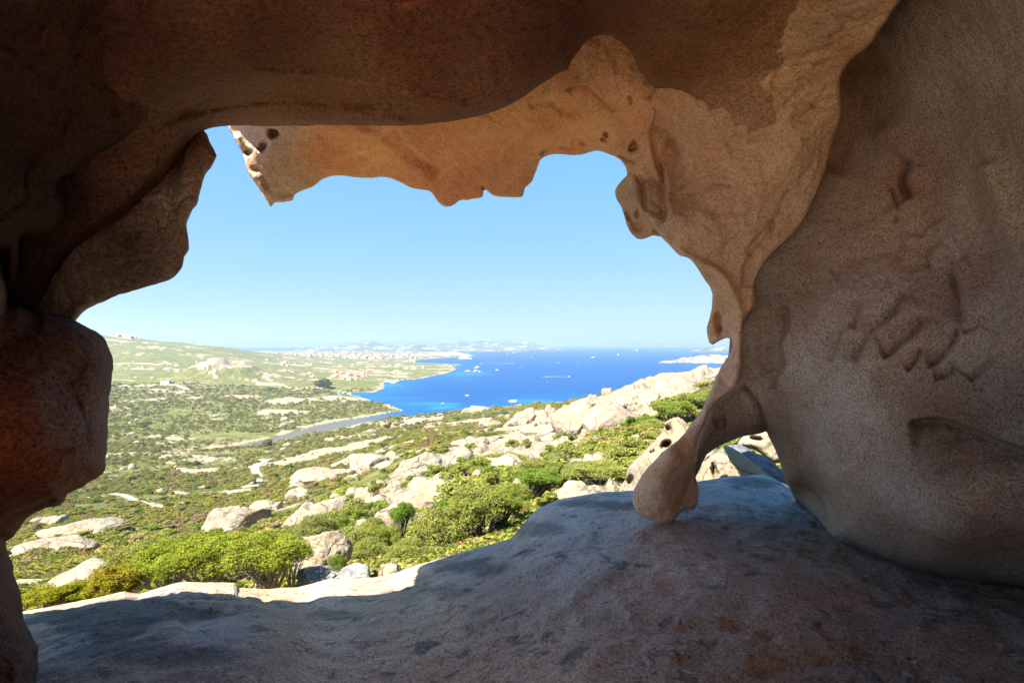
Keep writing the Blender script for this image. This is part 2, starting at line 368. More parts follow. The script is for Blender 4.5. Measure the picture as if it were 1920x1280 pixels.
# ------------------------------------------------------------------ the rock shelter
shelter = empty('rock_shelter', (0, 3, -1.6), 'hollowed granite rock shelter framing the bay, with smooth brown ceiling, pillar and right wall', 'rock shelter')
shelter['_'] = 0; del shelter['_']
def under(o):
    o.matrix_parent_inverse = Matrix.Translation(shelter.location).inverted(); return o

ROOF = [(-1600,700),(-400,640),(8,620),(84,598),(86,572),(93,550),(101,522),(118,498),(140,474),(168,452),(200,430),(238,402),(270,372),(300,342),(322,318),(345,285),(362,262),(382,245),
        (425,236),(480,237),(560,236),(650,235),(760,236),(800,233),(850,227),(890,220),(930,207),(965,192),(1000,168),(1030,148),(1048,136),(1062,131),(1076,108),(1092,86),(1110,71),(1138,66),(1165,80),
        (1187,104),(1196,128),(1210,148),(1232,168),(1262,172),(1298,192),(1328,230),(1345,266),(1400,300),(1470,260),(1530,140),(1600,20),(1700,-300),(1900,-1500),(-1600,-1500)]
roof_ctrl = [(-1400,-1300,.85),(960,-1300,.75),(1800,-1300,.8),(-1200,0,1.7),(-400,0,1.9),(0,0,2.1),(500,0,2.05),(960,0,2.05),(1300,0,2.35),(1500,0,2.75),(1640,-100,2.5),(-600,500,2.5),
             (0,300,2.35),(250,150,2.3),(500,120,2.5),(700,100,2.35),(900,100,2.5),(1060,50,2.55),(1150,20,2.75),(960,-500,1.3),(0,-500,1.4),
             (100,500,2.72),(40,560,2.75),(200,400,2.68),(300,320,2.72),(382,245,3.0),(450,215,3.25),(560,225,3.3),(650,215,3.0),(760,225,3.0),(650,170,2.75),(850,215,3.0),(960,180,2.95),(1060,115,2.95),(1138,62,3.15),(1200,130,3.35),
             (1240,165,3.7),(1300,150,3.45),(1330,225,3.75),(1400,260,3.72),(1470,210,3.52),(1530,100,3.2),(1400,100,3.1),(240,300,2.58),(330,230,2.7),(450,180,2.8)]
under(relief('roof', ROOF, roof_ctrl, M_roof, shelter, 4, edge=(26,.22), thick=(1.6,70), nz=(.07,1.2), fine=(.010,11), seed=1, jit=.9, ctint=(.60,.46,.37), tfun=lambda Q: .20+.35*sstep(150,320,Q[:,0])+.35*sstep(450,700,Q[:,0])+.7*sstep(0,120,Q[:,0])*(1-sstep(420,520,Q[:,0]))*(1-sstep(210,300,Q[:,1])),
    feats=[('groove', [(300,210),(430,178),(560,170),(660,180),(760,205),(820,228)], 20, .03), ('groove', [(380,225),(480,200),(600,205),(680,222)], 12, .02),
           ('ledge', [(290,240),(400,205),(540,190),(680,206),(800,232)][::-1], 30, .035), ('ledge', [(450,120),(620,140),(780,170),(900,190)][::-1], 50, .03), ('groove', [(120,480),(170,440),(230,395),(290,335),(340,275)], 7, .05)],
    cols=[(100,100,.07,.034,.02),(100,350,.07,.034,.024),(250,80,.14,.06,.035),(500,60,.26,.115,.06),(800,80,.34,.13,.065),(1000,40,.30,.12,.07),(700,200,.50,.30,.17),(500,210,.48,.30,.18),(900,190,.46,.26,.16),(330,270,.42,.27,.18),(230,350,.36,.22,.15),  # near-black top left: shade put into the rock tint
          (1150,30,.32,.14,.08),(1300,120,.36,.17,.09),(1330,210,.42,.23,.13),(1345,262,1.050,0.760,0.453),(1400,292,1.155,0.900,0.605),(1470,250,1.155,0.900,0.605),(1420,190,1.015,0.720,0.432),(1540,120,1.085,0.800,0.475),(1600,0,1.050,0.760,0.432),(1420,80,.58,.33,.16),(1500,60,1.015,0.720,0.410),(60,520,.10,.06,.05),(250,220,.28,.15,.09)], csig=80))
LOBE = [(-1500,520),(-300,460),(0,437),(32,440),(39,455),(36,485),(31,526),(20,533),(12,515),(6,470),(45,438),(95,435),(110,420),(120,398),(114,372),(105,352),(118,333),(150,318),(192,290),(235,268),(270,246),(330,190),(420,40),(500,-200),(420,-700),(-1500,-900)]
LOBE = [(-1500,520),(-300,520),(6,470),(10,515),(20,533),(31,526),(35,485),(39,441),(70,438),(95,435),(110,420),(120,398),(114,372),(105,352),(118,333),(150,318),(192,290),(235,268),(270,240),(300,190),(310,60),(260,-200),(120,-500),(-1500,-700)]
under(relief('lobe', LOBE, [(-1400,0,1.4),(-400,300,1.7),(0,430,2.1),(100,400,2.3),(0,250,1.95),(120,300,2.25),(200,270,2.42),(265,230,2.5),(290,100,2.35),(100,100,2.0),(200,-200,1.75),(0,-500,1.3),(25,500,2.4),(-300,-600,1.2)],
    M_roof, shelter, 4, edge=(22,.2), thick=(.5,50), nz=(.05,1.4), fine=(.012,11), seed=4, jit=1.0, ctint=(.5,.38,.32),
    cols=[(0,300,.10,.055,.04),(150,200,.15,.08,.05),(250,120,.20,.10,.055),(100,0,.14,.07,.045),(30,500,.14,.08,.06)], csig=80))  # lobe colours kept very dark, deep shade painted into them
FLAP = [(40,560),(84,600),(110,608),(142,602),(152,590),(168,577),(200,562),(232,551),(265,541),(300,530),(325,520),(341,500),(347,481),(355,465),(351,440),(352,418),(362,394),(370,378),(377,350),(386,328),(395,312),(406,293),(400,280),(393,265),(384,245),(374,236),(340,250),(290,310),(240,350),(150,420),(90,480),(60,520)]
under(relief('flap', FLAP, [(60,560,2.9),(140,600,2.85),(200,500,2.86),(240,430,2.9),(340,500,2.72),(350,420,2.8),(405,293,2.95),(384,245,3.12),(300,350,2.92),(100,500,2.86),(150,440,2.86),(300,430,2.86)],
    M_roof, shelter, 3.5, edge=(20,.14), thick=(.2,40), nz=(.05,1.8), fine=(.012,10), seed=7, jit=2.0,
    feats=[('ledge', [(352,262),(338,300),(332,330),(345,350)], 14, .05), ('pit', 283, 436, 7, 4, 0, .04), ('pit', 297, 415, 3, 8, 10, .04), ('groove', [(340,290),(325,340),(318,400)], 8, .03)],
    cols=[(370,290,.42,.24,.15),(320,370,.50,.34,.22),(330,480,.36,.22,.15),(240,450,.16,.09,.06),(160,560,.34,.26,.19),(230,520,.28,.18,.12),(300,400,.46,.30,.20)], csig=50))

ARCH = [(427,232),(441,262),(456,292),(465,320),(479,345),(494,366),(507,389),(514,380),(530,380),(548,375),(552,365),(585,350),(603,336),(640,330),(680,333),(726,332),(747,341),(778,353),(805,358),(817,372),(829,385),(846,387),(868,375),(906,369),(903,350),(912,358),(926,368),(945,369),(980,368),(984,352),(998,340),
        (1005,320),(1012,299),(1040,290),(1080,291),(1118,284),(1146,291),(1163,300),(1174,314),(1177,327),(1162,343),(1153,358),(1157,375),(1165,388),(1172,408),(1178,430),(1195,447),(1207,447),(1224,441),(1242,444),(1262,440),(1290,380),(1300,240),(1290,100),(1290,-200),(1250,-420),(500,-420),(440,-200),(425,120)]
arch_ctrl = [(430,240,5.0),(507,385,5.3),(500,300,4.95),(560,250,4.75),(640,325,5.3),(640,260,4.8),(730,325,5.4),(750,260,4.75),(830,380,5.6),(830,300,5.2),(905,360,5.5),(980,360,5.6),(900,250,4.7),(1010,300,5.45),(1000,220,4.5),(1090,286,5.1),(1080,180,4.25),
             (1140,80,3.9),(1150,150,4.1),(1150,240,4.5),(1200,200,4.2),(1215,300,4.25),(1165,330,4.6),(1160,360,4.9),(1200,440,4.85),(1190,400,4.8),(1240,440,4.5),(1280,300,4.3),(1260,150,4.0),(1000,0,3.6),(700,120,3.9),(560,160,4.1),(440,190,4.6),(440,-100,3.3),(700,-150,2.9),(1000,-150,2.9),(1250,-150,3.1),(900,-400,2.3),(1250,-400,2.4),(500,-400,2.5)]
under(relief('arch', ARCH, arch_ctrl, M_arch, shelter, 3, edge=(6,.06), ctint=(1.1,1.05,1.05), thick=(.9,70), nz=(.09,1.4), fine=(.014,8), seed=13, jit=1.3,
    feats=[('pit',513,250,13,11,20,.22),('pit',494,275,9,13,15,.12),('pit',465,285,12,8,0,.10),('pit',1137,253,5,8,-10,.16),('pit',1131,262,6,6,0,.12),('pit',1078,268,7,9,10,.10),('pit',1092,268,10,7,30,.08),('pit',1188,274,9,13,25,.16),
           ('pit',1182,281,5,5,0,.14),('pit',1183,188,5,11,-5,.07),('pit',1179,404,8,15,-15,.12),('pit',1200,425,14,13,0,.10),('pit',1197,402,6,11,10,.10),('pit',1232,434,10,6,20,.07),('groove',[(1150,300),(1165,312),(1185,326)],3,.05),('groove',[(1160,290),(1178,300),(1195,306)],3,.05),
           ('ledge',[(1060,170),(1090,160),(1110,170),(1135,195),(1160,210)],9,.05),('groove',[(440,250),(455,290),(475,330),(500,370)],9,-.05),('ledge',[(740,240),(760,270),(790,300),(830,320)],30,.12),('ledge',[(1010,290),(1040,275),(1090,280),(1120,282)],12,.10),
           ('groove',[(600,240),(700,255),(745,300),(800,330),(815,360)],12,-.04),('groove',[(990,200),(1030,190),(1060,210),(1100,215)],8,.05),('ledge',[(900,200),(940,230),(960,215),(990,240)],10,.03),('groove',[(1210,180),(1225,210),(1215,250),(1222,300),(1240,350)],7,-.07)],
    cols=[(470,250,.66,.52,.37),(530,240,.66,.5,.34),(515,350,.60,.44,.28),(620,270,.80,.40,.18),(700,300,.82,.42,.19),(850,330,.80,.38,.17),(950,250,.84,.42,.19),(1050,230,.84,.44,.2),(1130,120,.78,.46,.22),(1150,230,.82,.48,.24),(1200,300,.76,.46,.25),(1180,360,.48,.40,.26),(1200,420,.58,.35,.19),(900,350,.82,.42,.2)], csig=50))

CURTAIN = [(1232,150),(1220,185),(1207,230),(1200,275),(1190,305),(1185,318),(1184,345),(1187,371),(1197,388),(1213,405),(1228,427),(1241,445),(1257,463),(1275,479),(1290,484),(1303,496),(1317,518),(1332,540),(1336,553),(1334,582),(1327,608),(1326,625),(1330,643),(1336,647),(1347,640),(1360,634),(1370,635),(1373,648),(1366,664),(1355,683),(1340,712),(1322,757),
           (1303,786),(1283,812),(1266,829),(1249,843),(1233,858),(1218,872),(1201,894),(1190,914),(1186,942),(1196,962),(1210,971),(1224,977),(1232,985),(1243,990),(1256,985),(1269,970),(1276,960),(1284,954),(1300,956),(1308,945),(1310,915),(1303,888),(1301,860),(1308,824),(1320,795),(1328,773),(1345,753),(1381,722),(1389,690),(1392,650),(1392,622),(1394,604),(1408,586),(1418,568),(1415,546),(1418,525),(1432,497),(1456,468),(1494,434),(1512,405),(1532,362),(1551,312),(1563,265),(1577,222),(1577,170),(1580,137),(1600,112),(1630,88),(1662,42),(1700,-20),(1800,-300),(1900,-900),(1200,-900),(1180,-200),(1210,60)]
_fd = lambda x, y: float(floor_d(x, y)[0])
FOOT = _fd(1243, 982)
cur_ctrl = [(1240,200,4.0),(1188,330,4.35),(1215,400,4.15),(1250,300,4.25),(1300,300,4.0),(1240,445,4.2),(1300,400,3.95),(1330,230,3.75),(1400,250,3.65),(1400,400,3.85),(1480,380,3.8),(1500,300,3.6),(1560,270,3.65),(1575,180,3.35),(1500,100,3.1),(1300,50,3.2),(1250,-200,2.4),(1660,20,2.7),(1500,-300,1.9),(1800,-600,1.4),(1300,-800,1.3),
            (1300,490,4.1),(1350,540,4.05),(1400,520,3.95),(1450,460,3.85),(1330,620,4.4),(1365,600,4.2),(1400,570,4.0),(1380,650,4.1),(1360,720,4.08),(1310,780,4.1),(1280,850,4.02),(1200,930,FOOT-.06),(1243,984,FOOT-.10),(1290,930,FOOT-.02),(1300,860,4.12),(1236,905,FOOT-.30),(1272,862,3.86),(1205,900,FOOT-.04),(1285,900,FOOT+.0),(1325,775,3.98)]
under(relief('pillar', CURTAIN, cur_ctrl, M_arch, shelter, 3, edge=(8,.07), thick=(.35,26), nz=(.07,1.8), fine=(.016,9), chip=.04, seed=21, jit=.9, ctint=(1.24,1.14,1.04),
    feats=[('ledge',[(1215,235),(1222,294),(1236,316),(1245,357),(1243,381),(1248,397),(1237,411)][::-1],14,.0),('ledge',[(1225,200),(1216,240),(1222,294),(1236,316),(1245,357),(1243,381),(1248,397),(1240,420)],34,.13),
           ('groove',[(1198,318),(1203,350),(1207,375),(1213,400)],5,.07),('pit',1348,606,9,24,-8,.14),('ledge',[(1332,600),(1345,612),(1365,615),(1372,632)],12,.04),
           ('groove',[(1265,470),(1300,488),(1345,510),(1375,548),(1390,600)],10,-.07),('groove',[(1400,480),(1412,460),(1436,435),(1450,410)],6,.05),('pit',1447,425,5,14,20,.05),('ledge',[(1395,540),(1398,500),(1410,470)],20,.05),
           ('pit',1524,200,3,11,-35,.05),('ledge',[(1375,250),(1400,262),(1440,252)],10,.02),('groove',[(1250,260),(1270,310),(1275,380),(1320,420)],16,.05),('groove',[(1480,230),(1400,280),(1330,330),(1290,400)],60,.05),
           ('ledge',[(1392,600),(1405,590),(1416,570),(1408,552)],10,.05),('ledge',[(1303,866),(1291,900),(1279,930),(1264,962)],16,.06),('groove',[(1300,370),(1330,395),(1390,385)],10,.02)],
    cols=[(1450,20,.6,.38,.2),(1210,360,.46,.34,.25),(1240,330,.55,.4,.27),(1300,300,.60,.38,.21),(1400,300,.62,.44,.28),(1450,130,.62,.39,.20),(1350,120,.46,.24,.12),(1330,240,.56,.35,.2),(1400,300,.66,.45,.28),(1270,190,.55,.34,.19),(1500,60,.50,.34,.22),(1520,280,.62,.44,.27),(1400,420,.68,.50,.33),(1330,480,.60,.42,.28),(1350,560,.72,.53,.35),(1390,600,.70,.50,.34),(1380,650,.76,.59,.46),(1330,760,.72,.56,.43),(1240,900,.80,.56,.38),(1230,960,.74,.55,.40),(1290,930,.55,.37,.27),(1230,840,.74,.60,.48)], csig=60))

WALL = [(1305,893),(1313,880),(1318,865),(1325,852),(1345,838),(1362,831),(1392,818),(1415,815),(1431,811),(1437,806),(1440,816),(1451,838),(1463,869),(1477,908),(1494,942),(1522,978),(1552,1006),(1580,1020),(1617,1034),(1685,1060),(1753,1078),(1821,1092),(1920,1106),(2300,1160),(2900,1300),(3600,1500),(3600,-900),(1640,-900),(1570,-100),(1540,60),(1520,200),(1500,300),(1480,360),(1440,430),(1400,480),(1385,520),(1370,600),(1362,690),(1320,757),(1304,800),(1296,850),(1298,885)]
def contact(x, y): return (x, y, _fd(x, y)+.03)
wall_ctrl = [(1303,890,4.45),(1330,800,4.5),(1380,760,4.45),(1390,810,4.5),(1430,800,4.42),(1400,690,4.25),(1395,620,4.2),(1420,540,4.25),(1430,640,4.15),(1460,480,4.15),(1520,400,4.1),(1580,250,3.95),(1600,140,3.6),(1640,60,3.25),(1560,-200,2.6),(1700,-800,1.5),(1440,816,4.45),(1477,908,4.5),contact(1494,942),contact(1552,1006),contact(1617,1034),contact(1685,1060),contact(1821,1092),contact(1920,1106),
             (1500,820,4.05),(1560,900,3.75),(1620,980,3.6),(1640,850,3.3),(1700,950,3.0),(1800,1000,2.75),(1900,950,2.5),(1480,720,3.95),(1550,650,3.7),(1650,700,3.25),(1750,780,2.95),(1850,700,2.7),(1600,500,3.75),(1700,400,3.55),(1700,520,3.4),(1800,450,3.1),(1850,560,2.8),(1900,620,2.55),(1680,230,3.5),(1780,250,3.1),(1900,300,2.6),(1730,60,2.9),(1850,100,2.5),(1920,0,2.1),
             (2300,400,1.75),(2300,900,1.7),(2300,1150,1.9),(2900,600,1.25),(3500,700,1.05),(3500,1400,1.1),(2900,-300,1.1),(2300,-300,1.35),(3500,-500,.9)]
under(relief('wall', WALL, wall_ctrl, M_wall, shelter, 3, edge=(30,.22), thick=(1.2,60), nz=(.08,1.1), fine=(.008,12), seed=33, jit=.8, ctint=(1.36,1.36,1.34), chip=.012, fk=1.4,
    feats=[('ledge',[(1395,720),(1420,750),(1432,775),(1438,808)],8,.06),('pit',1352,793,14,13,10,.07),
           ('ledge',[(1712,300),(1700,325),(1698,345),(1712,372)],26,.12),('groove',[(1670,350),(1680,375),(1688,395)],3,.03),('pit',1680,411,4,8,0,.04),
           ('ledge',[(1768,402),(1762,412),(1742,420),(1730,436),(1728,448)],16,.04),('ledge',[(1768,450),(1750,462),(1741,480),(1744,504)],20,.05),('ledge',[(1812,474),(1794,486),(1788,505),(1796,530),(1800,560),(1804,590),(1812,606)],26,.075),
           ('ledge',[(1616,556),(1614,575),(1609,595),(1601,618)],16,.04),('ledge',[(1712,545),(1694,562),(1680,585),(1655,604),(1636,622),(1622,645),(1612,662),(1606,684)],24,.085),('ledge',[(1586,608),(1576,628),(1570,648),(1558,680)],16,.035),
           ('ledge',[(1742,588),(1735,604),(1712,628),(1692,642),(1676,660),(1652,672)],22,.075),('ledge',[(1800,612),(1792,640),(1776,660),(1752,682),(1735,690)],20,.05),('ledge',[(1730,652),(1722,672),(1708,690),(1700,696)],12,.05),
           ('ledge',[(1842,606),(1822,616),(1806,624)],14,.03),('ledge',[(1800,690),(1776,704),(1752,712)],16,.04),('ledge',[(1866,672),(1846,690),(1820,716)],16,.04),
           ('ledge',[(1700,795),(1760,790),(1830,812),(1900,840),(1960,855)],46,.085),('ledge',[(1472,570),(1478,610),(1462,640),(1470,680),(1455,705),(1450,740)],20,.06),('groove',[(1440,620),(1430,660),(1445,700)],14,.04),
           ('groove',[(1640,90),(1600,160),(1590,240),(1560,330)],40,.05),('groove',[(1760,120),(1790,300),(1850,420),(1890,560)],34,.03),('groove',[(1840,300),(1880,420),(1930,520)],30,-.06),('pit',1640,170,60,90,10,.12),('groove',[(1560,520),(1620,480),(1700,470)],20,.02)],
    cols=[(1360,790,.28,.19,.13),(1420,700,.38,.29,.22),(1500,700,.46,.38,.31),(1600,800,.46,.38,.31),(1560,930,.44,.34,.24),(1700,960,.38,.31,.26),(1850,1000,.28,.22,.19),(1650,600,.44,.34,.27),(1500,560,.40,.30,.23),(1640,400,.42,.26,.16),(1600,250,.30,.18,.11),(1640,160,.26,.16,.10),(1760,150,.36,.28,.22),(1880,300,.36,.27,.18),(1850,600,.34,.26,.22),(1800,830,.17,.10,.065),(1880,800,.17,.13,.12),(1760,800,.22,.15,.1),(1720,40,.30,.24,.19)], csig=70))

# the roof carried on unseen behind the viewer, its extent set for bounce light
def build_back():
    gx, gy = np.meshgrid(np.linspace(-4.6, 6.5, 90), np.linspace(-3.0, 1.75, 60)); P = np.c_[gx.ravel(), gy.ravel(), np.zeros(gx.size)]
    z = 1.33+.25*fbm(P, .5, 3, 70)+.05*fbm(P, 2.5, 3, 71)-.05*np.clip(np.abs(P[:,0])-2, 0, 9)**2*.25-.03*np.clip(-P[:,1]-2, 0, 9)**2
    n = gx.size; top = z+1.5+.3*fbm(P, .6, 3, 73); ii = np.arange(n).reshape(gx.shape)
    Fq = np.stack([ii[:-1,:-1], ii[1:,:-1], ii[1:,1:], ii[:-1,1:]], -1).reshape(-1, 4)
    rim = np.concatenate([ii[0,:], ii[1:,-1], ii[-1,-2::-1], ii[-2:0:-1,0]]); r2 = np.roll(rim, -1)
    side = np.stack([rim, r2, r2+n, rim+n], -1)
    V = np.vstack([np.c_[P[:,:2], z], np.c_[P[:,:2], top]])
    under(mesh_np('ceiling', V, [Fq, Fq[:, ::-1]+n, side], M_roof, shelter, np.tile([.34,.18,.10], (2*n,1))))
build_back()

BOULD = [(-1200,420),(-60,470),(2,488),(8,515),(13,548),(18,572),(30,572),(60,581),(100,590),(143,602),(160,612),(186,626),(203,648),(214,676),(209,718),(203,772),(202,832),(198,870),(184,896),(152,914),(128,926),(123,937),(95,950),(58,967),(22,1008),(10,1016),(14,1030),(24,1062),(33,1095),(42,1122),(46,1150),(54,1182),(70,1212),(73,1245),(69,1262),(66,1330),(-200,1420),(-1200,1700)]
boulder_l = empty('boulder', (-2.0, 2.1, -1.5), 'dark rust-stained boulder bulging in from the left edge, narrowing to a column at its foot', 'boulder')
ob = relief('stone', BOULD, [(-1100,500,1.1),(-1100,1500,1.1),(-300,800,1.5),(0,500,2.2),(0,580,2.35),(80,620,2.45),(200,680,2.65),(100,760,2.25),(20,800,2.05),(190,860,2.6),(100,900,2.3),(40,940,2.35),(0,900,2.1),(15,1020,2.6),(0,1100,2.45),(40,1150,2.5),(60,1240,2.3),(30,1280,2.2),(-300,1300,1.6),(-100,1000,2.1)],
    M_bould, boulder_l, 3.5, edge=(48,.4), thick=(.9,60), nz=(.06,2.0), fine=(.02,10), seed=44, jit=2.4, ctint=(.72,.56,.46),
    feats=[('ledge',[(-20,985),(40,960),(90,938),(128,922)],16,.12)],
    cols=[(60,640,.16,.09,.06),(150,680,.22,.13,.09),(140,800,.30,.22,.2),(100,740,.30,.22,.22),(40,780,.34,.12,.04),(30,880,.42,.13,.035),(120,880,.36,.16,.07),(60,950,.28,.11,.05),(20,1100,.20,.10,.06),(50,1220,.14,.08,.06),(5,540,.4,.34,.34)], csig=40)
ob.matrix_parent_inverse = Matrix.Translation(boulder_l.location).inverted()
#PART2
# ------------------------------------------------------------------ terrain
SEA = -100.0
TD = [7,12,20,35,60,100,160,250,400,600,900,1400,2200,3500,6000,9000]
TT = {-1500:[1250,1180,1130,1090,1050,1010,970,915,850,780,720,670,610,620,640,650],
 -600:[1250,1180,1130,1090,1050,1010,970,920,860,790,735,690,632,640,652,655],
 0:[1220,1170,1135,1100,1068,1032,990,940,870,800,745,698,636,645,654,656],
 200:[1210,1150,1118,1088,1058,1022,986,940,868,800,743,697,632,650,656,657],
 400:[1195,1138,1100,1066,1034,1000,965,925,874,808,752,705,652,657,658,658],
 600:[1180,1120,1078,1035,992,960,925,888,850,809,754,712,683,668,660,658],
 800:[1150,1090,1036,975,908,872,846,825,806,787,756,716,690,672,661,658],
 1000:[1130,1062,996,936,890,852,822,797,776,768,756,716,690,674,662,658],
 1200:[1090,1012,960,908,856,800,748,716,722,738,756,716,690,674,662,658],
 1400:[1060,990,945,900,845,775,712,690,700,722,750,716,690,674,662,658],
 2000:[1060,990,945,900,845,775,705,680,690,716,745,716,690,674,662,658],
 3200:[1060,990,945,900,845,775,705,680,690,716,745,716,690,674,662,658]}
_tp = [(px/1000.0, math.log(d)*.33) for px in TT for d in TD]; _tv = [v for px in TT for v in TT[px]]
gpx = np.concatenate([np.arange(-1500,-60,30), np.arange(-60,1560,3.4), np.arange(1560,3200,34)])
gd = np.concatenate([np.geomspace(6.4, 60, 110)[:-1], np.geomspace(60, 700, 210)[:-1], np.geomspace(700, 9000, 190)])
GX, GD = np.meshgrid(gpx, gd)
tpy = tps(_tp, _tv, np.c_[GX.ravel()/1000, np.log(GD.ravel())*.33], scale=1.0, reg=3e-4)
tX = (GX.ravel()-CX)/F*GD.ravel(); tY = GD.ravel()
tz = -(tpy-CY)/F*tY
SHORE = [(-1500,657.5),(400,657.5),(700,658),(833,658.5),(862,661),(886,665.5),(862,669),(787,674),(762,678),(800,681),(866,682.5),(850,686),(855,692),(838,699),(785,710),(723,714.5),(719,720),(721,727),(703,735),(650,736),(626,733.5),(629,737),(671,742),(687,748),(708,754),(735,760),(756,769),(719,776),(683,782),(656,786),(590,797),(562,807),(505,821),(445,835),(387,845),
         (440,842),(500,831),(573,815),(625,807),(683,792),(700,788),(780,780),(880,772),(960,764),(1010,757),(1100,750),(1300,742),(1500,738),(3200,735),(3200,2600),(-1500,2600)]
_sp = smooth_poly(SHORE, 9, .4, 3, lin=True); _sd = (0-SEA)*F/(_sp[:,1]-CY)
SHW = np.c_[(_sp[:,0]-CX)/F*_sd, _sd]
def shore_dist(x, y):
    """metres to the coastline, positive on land"""
    q = np.c_[x, y]; d, _, _, _ = seg_dist(q, SHW); return np.where(inside(q, SHW), d, -d)
far_ = tY > 430; sdist = np.full(len(tY), 999.0); sdist[far_] = shore_dist(tX[far_], tY[far_])
P3 = np.c_[tX, tY, tY*0]
amp = np.clip(tY*.012, .15, 9)
tz = tz + amp*fbm(P3, 1/220., 5, 41)*sstep(60, 400, tY) + np.clip(tY*.006, .1, 1.6)*fbm(P3, 1/30., 5, 43)
hx = (420-CX)/F*1300
bump = 50*np.exp(-np.abs((tX-hx)/92)**2.6-np.abs((tY-1300)/95)**2.2)*(1-.25*sstep(-60,90,tX-hx)); tz += bump*(1+.22*fbm(P3, 1/30., 5, 44))
# rocky ribs standing out of the scrub
rib = fbm(np.c_[tX*.8+tY*.25, tY*1.1, tY*0], 1/70., 5, 47)
rock = sstep(.20, .34, rib+.45*fbm(P3, 1/11., 4, 48))*sstep(25, 90, tY)
rock = np.maximum(rock, sstep(24, 44, bump+26*fbm(P3, 1/16., 4, 50)))
tz += rock*np.clip(tY*.004, .1, 1.6)*(1+fbm(P3, 1/6., 3, 49))
h = tz-SEA
sh = np.where(sdist > 0, .4+.16*sdist*(1+.5*fbm(P3, 1/40., 3, 52)), .15*sdist-.3)
h = np.where(sdist < 900, np.where(sdist > 0, np.minimum(np.maximum(h, .8), sh), np.maximum(sh, -4.5)), h)
lowland = (tY > 600) & (sdist > 0)
h = np.where(lowland, np.maximum(h, np.minimum(1.0+.02*sdist, 5)), h)
h = np.maximum(h, -4.5)
tz = SEA+h
rock = np.maximum(rock, np.where((sdist > 0), sstep(-.15, .45, fbm(P3, 1/16., 3, 53)+.6-sdist/16.0), 0)*.9)
shp = GX.shape; TZ = tz.reshape(shp); TPY = CY-F*TZ/GD
def hit(px, py):
    """first ground met along the line of sight through a photo point"""
    j = int(np.clip(np.searchsorted(gpx, px), 1, len(gpx)-1)); col = TPY[:, j]; k = np.argmax(col <= py)
    if k == 0: k = np.argmin(col)
    d = gd[k] if k == 0 else gd[k-1]+(gd[k]-gd[k-1])*np.clip((col[k-1]-py)/(col[k-1]-col[k]+1e-9), 0, 1)
    return float((px-CX)/F*d), float(d), float(-(py-CY)/F*d)
def ground_z(x, y):
    px = CX+F*np.asarray(x)/np.asarray(y); fx = np.interp(px, gpx, np.arange(len(gpx))); fy = np.interp(y, gd, np.arange(len(gd)))
    i = np.clip(fy.astype(int), 0, len(gd)-2); j = np.clip(fx.astype(int), 0, len(gpx)-2); u = fy-i; v = fx-j
    return (TZ[i,j]*(1-u)*(1-v)+TZ[i+1,j]*u*(1-v)+TZ[i,j+1]*(1-u)*v+TZ[i+1,j+1]*u*v)
def terrain_mat():
    m, t = newmat('maquis_ground'); b = NB(t); tc = b.n('ShaderNodeTexCoord').outputs['Object']
    at = b.n('ShaderNodeAttribute', attribute_name='tint').outputs['Color']; sp = b.n('ShaderNodeSeparateColor', i_Color=at)
    big = b.noise(tc, .006, 5, .6); mid = b.noise(tc, .05, 6, .65); fine = b.noise(tc, .35, 6, .7); vf = b.noise(tc, 2.2, 5, .7)
    grn = b.mix(b.ramp(mid, [(.38, 0), (.62, 1)]), (.085,.095,.022), (.155,.148,.036))
    grn = b.mix(b.ramp(fine, [(.42, 0), (.60, 1)]), b.mix(.5, grn, (.045,.062,.02)), grn)
    dry = b.mix(b.ramp(fine, [(.4, 0), (.65, 1)]), (.17,.125,.07), (.27,.21,.12))
    red = b.mix(b.ramp(vf, [(.4, 0), (.65, 1)]), (.13,.05,.025), (.20,.11,.05))
    dry = b.mix(b.ramp(b.noise(tc, .022, 5, .6), [(.60, 0), (.72, .6)]), dry, red)
    mk = b.math('ADD', b.math('MULTIPLY', big, .6), b.math('MULTIPLY', mid, .6))
    mk = b.math('ADD', mk, b.math('MULTIPLY', b.math('SUBTRACT', fine, .5), .9))
    col = b.mix(b.ramp(mk, [(.62, 0), (.80, .9)]), grn, dry)
    rk = b.mix(b.ramp(fine, [(.35, 0), (.6, 1)]), (.21,.16,.105), (.31,.255,.18)); rk = b.mix(b.ramp(vf, [(.3, .55), (.48, 0)]), rk, (.12,.09,.06))
    rm = b.math('ADD', sp.outputs[0], b.math('MULTIPLY', b.math('SUBTRACT', fine, .52), 1.3))
    col = b.mix(b.ramp(rm, [(.42, 0), (.55, 1)]), col, rk)
    bp = b.n('ShaderNodeBump', i_Height=b.math('ADD', b.math('MULTIPLY', fine, 2.2), b.math('MULTIPLY', vf, .5)), i_Strength=.8, i_Distance=1.0).outputs[0]
    p = b.n('ShaderNodeBsdfPrincipled', i_Base_Color=col, i_Roughness=.95, i_Normal=bp); p.inputs['Specular IOR Level'].default_value = .1
    b.n('ShaderNodeOutputMaterial', i_Surface=p.outputs[0]); return m
M_terr = terrain_mat()
ii = np.arange(GX.size).reshape(shp); Fq = np.stack([ii[:-1,:-1], ii[:-1,1:], ii[1:,1:], ii[1:,:-1]], -1)
cellpy = (TZ[:-1,:-1] > SEA-3.9)|(TZ[1:,1:] > SEA-3.9); Fq = Fq[cellpy]
usedv = np.zeros(GX.size, bool); usedv[Fq.ravel()] = True; m2 = np.cumsum(usedv)-1
usedT = usedv.copy()
terr = mesh_np('terrain', np.c_[tX, tY, tz][usedv], [m2[Fq]], M_terr, None, np.c_[rock, rock*0, rock*0][usedv]); tag(terr, kind='structure')

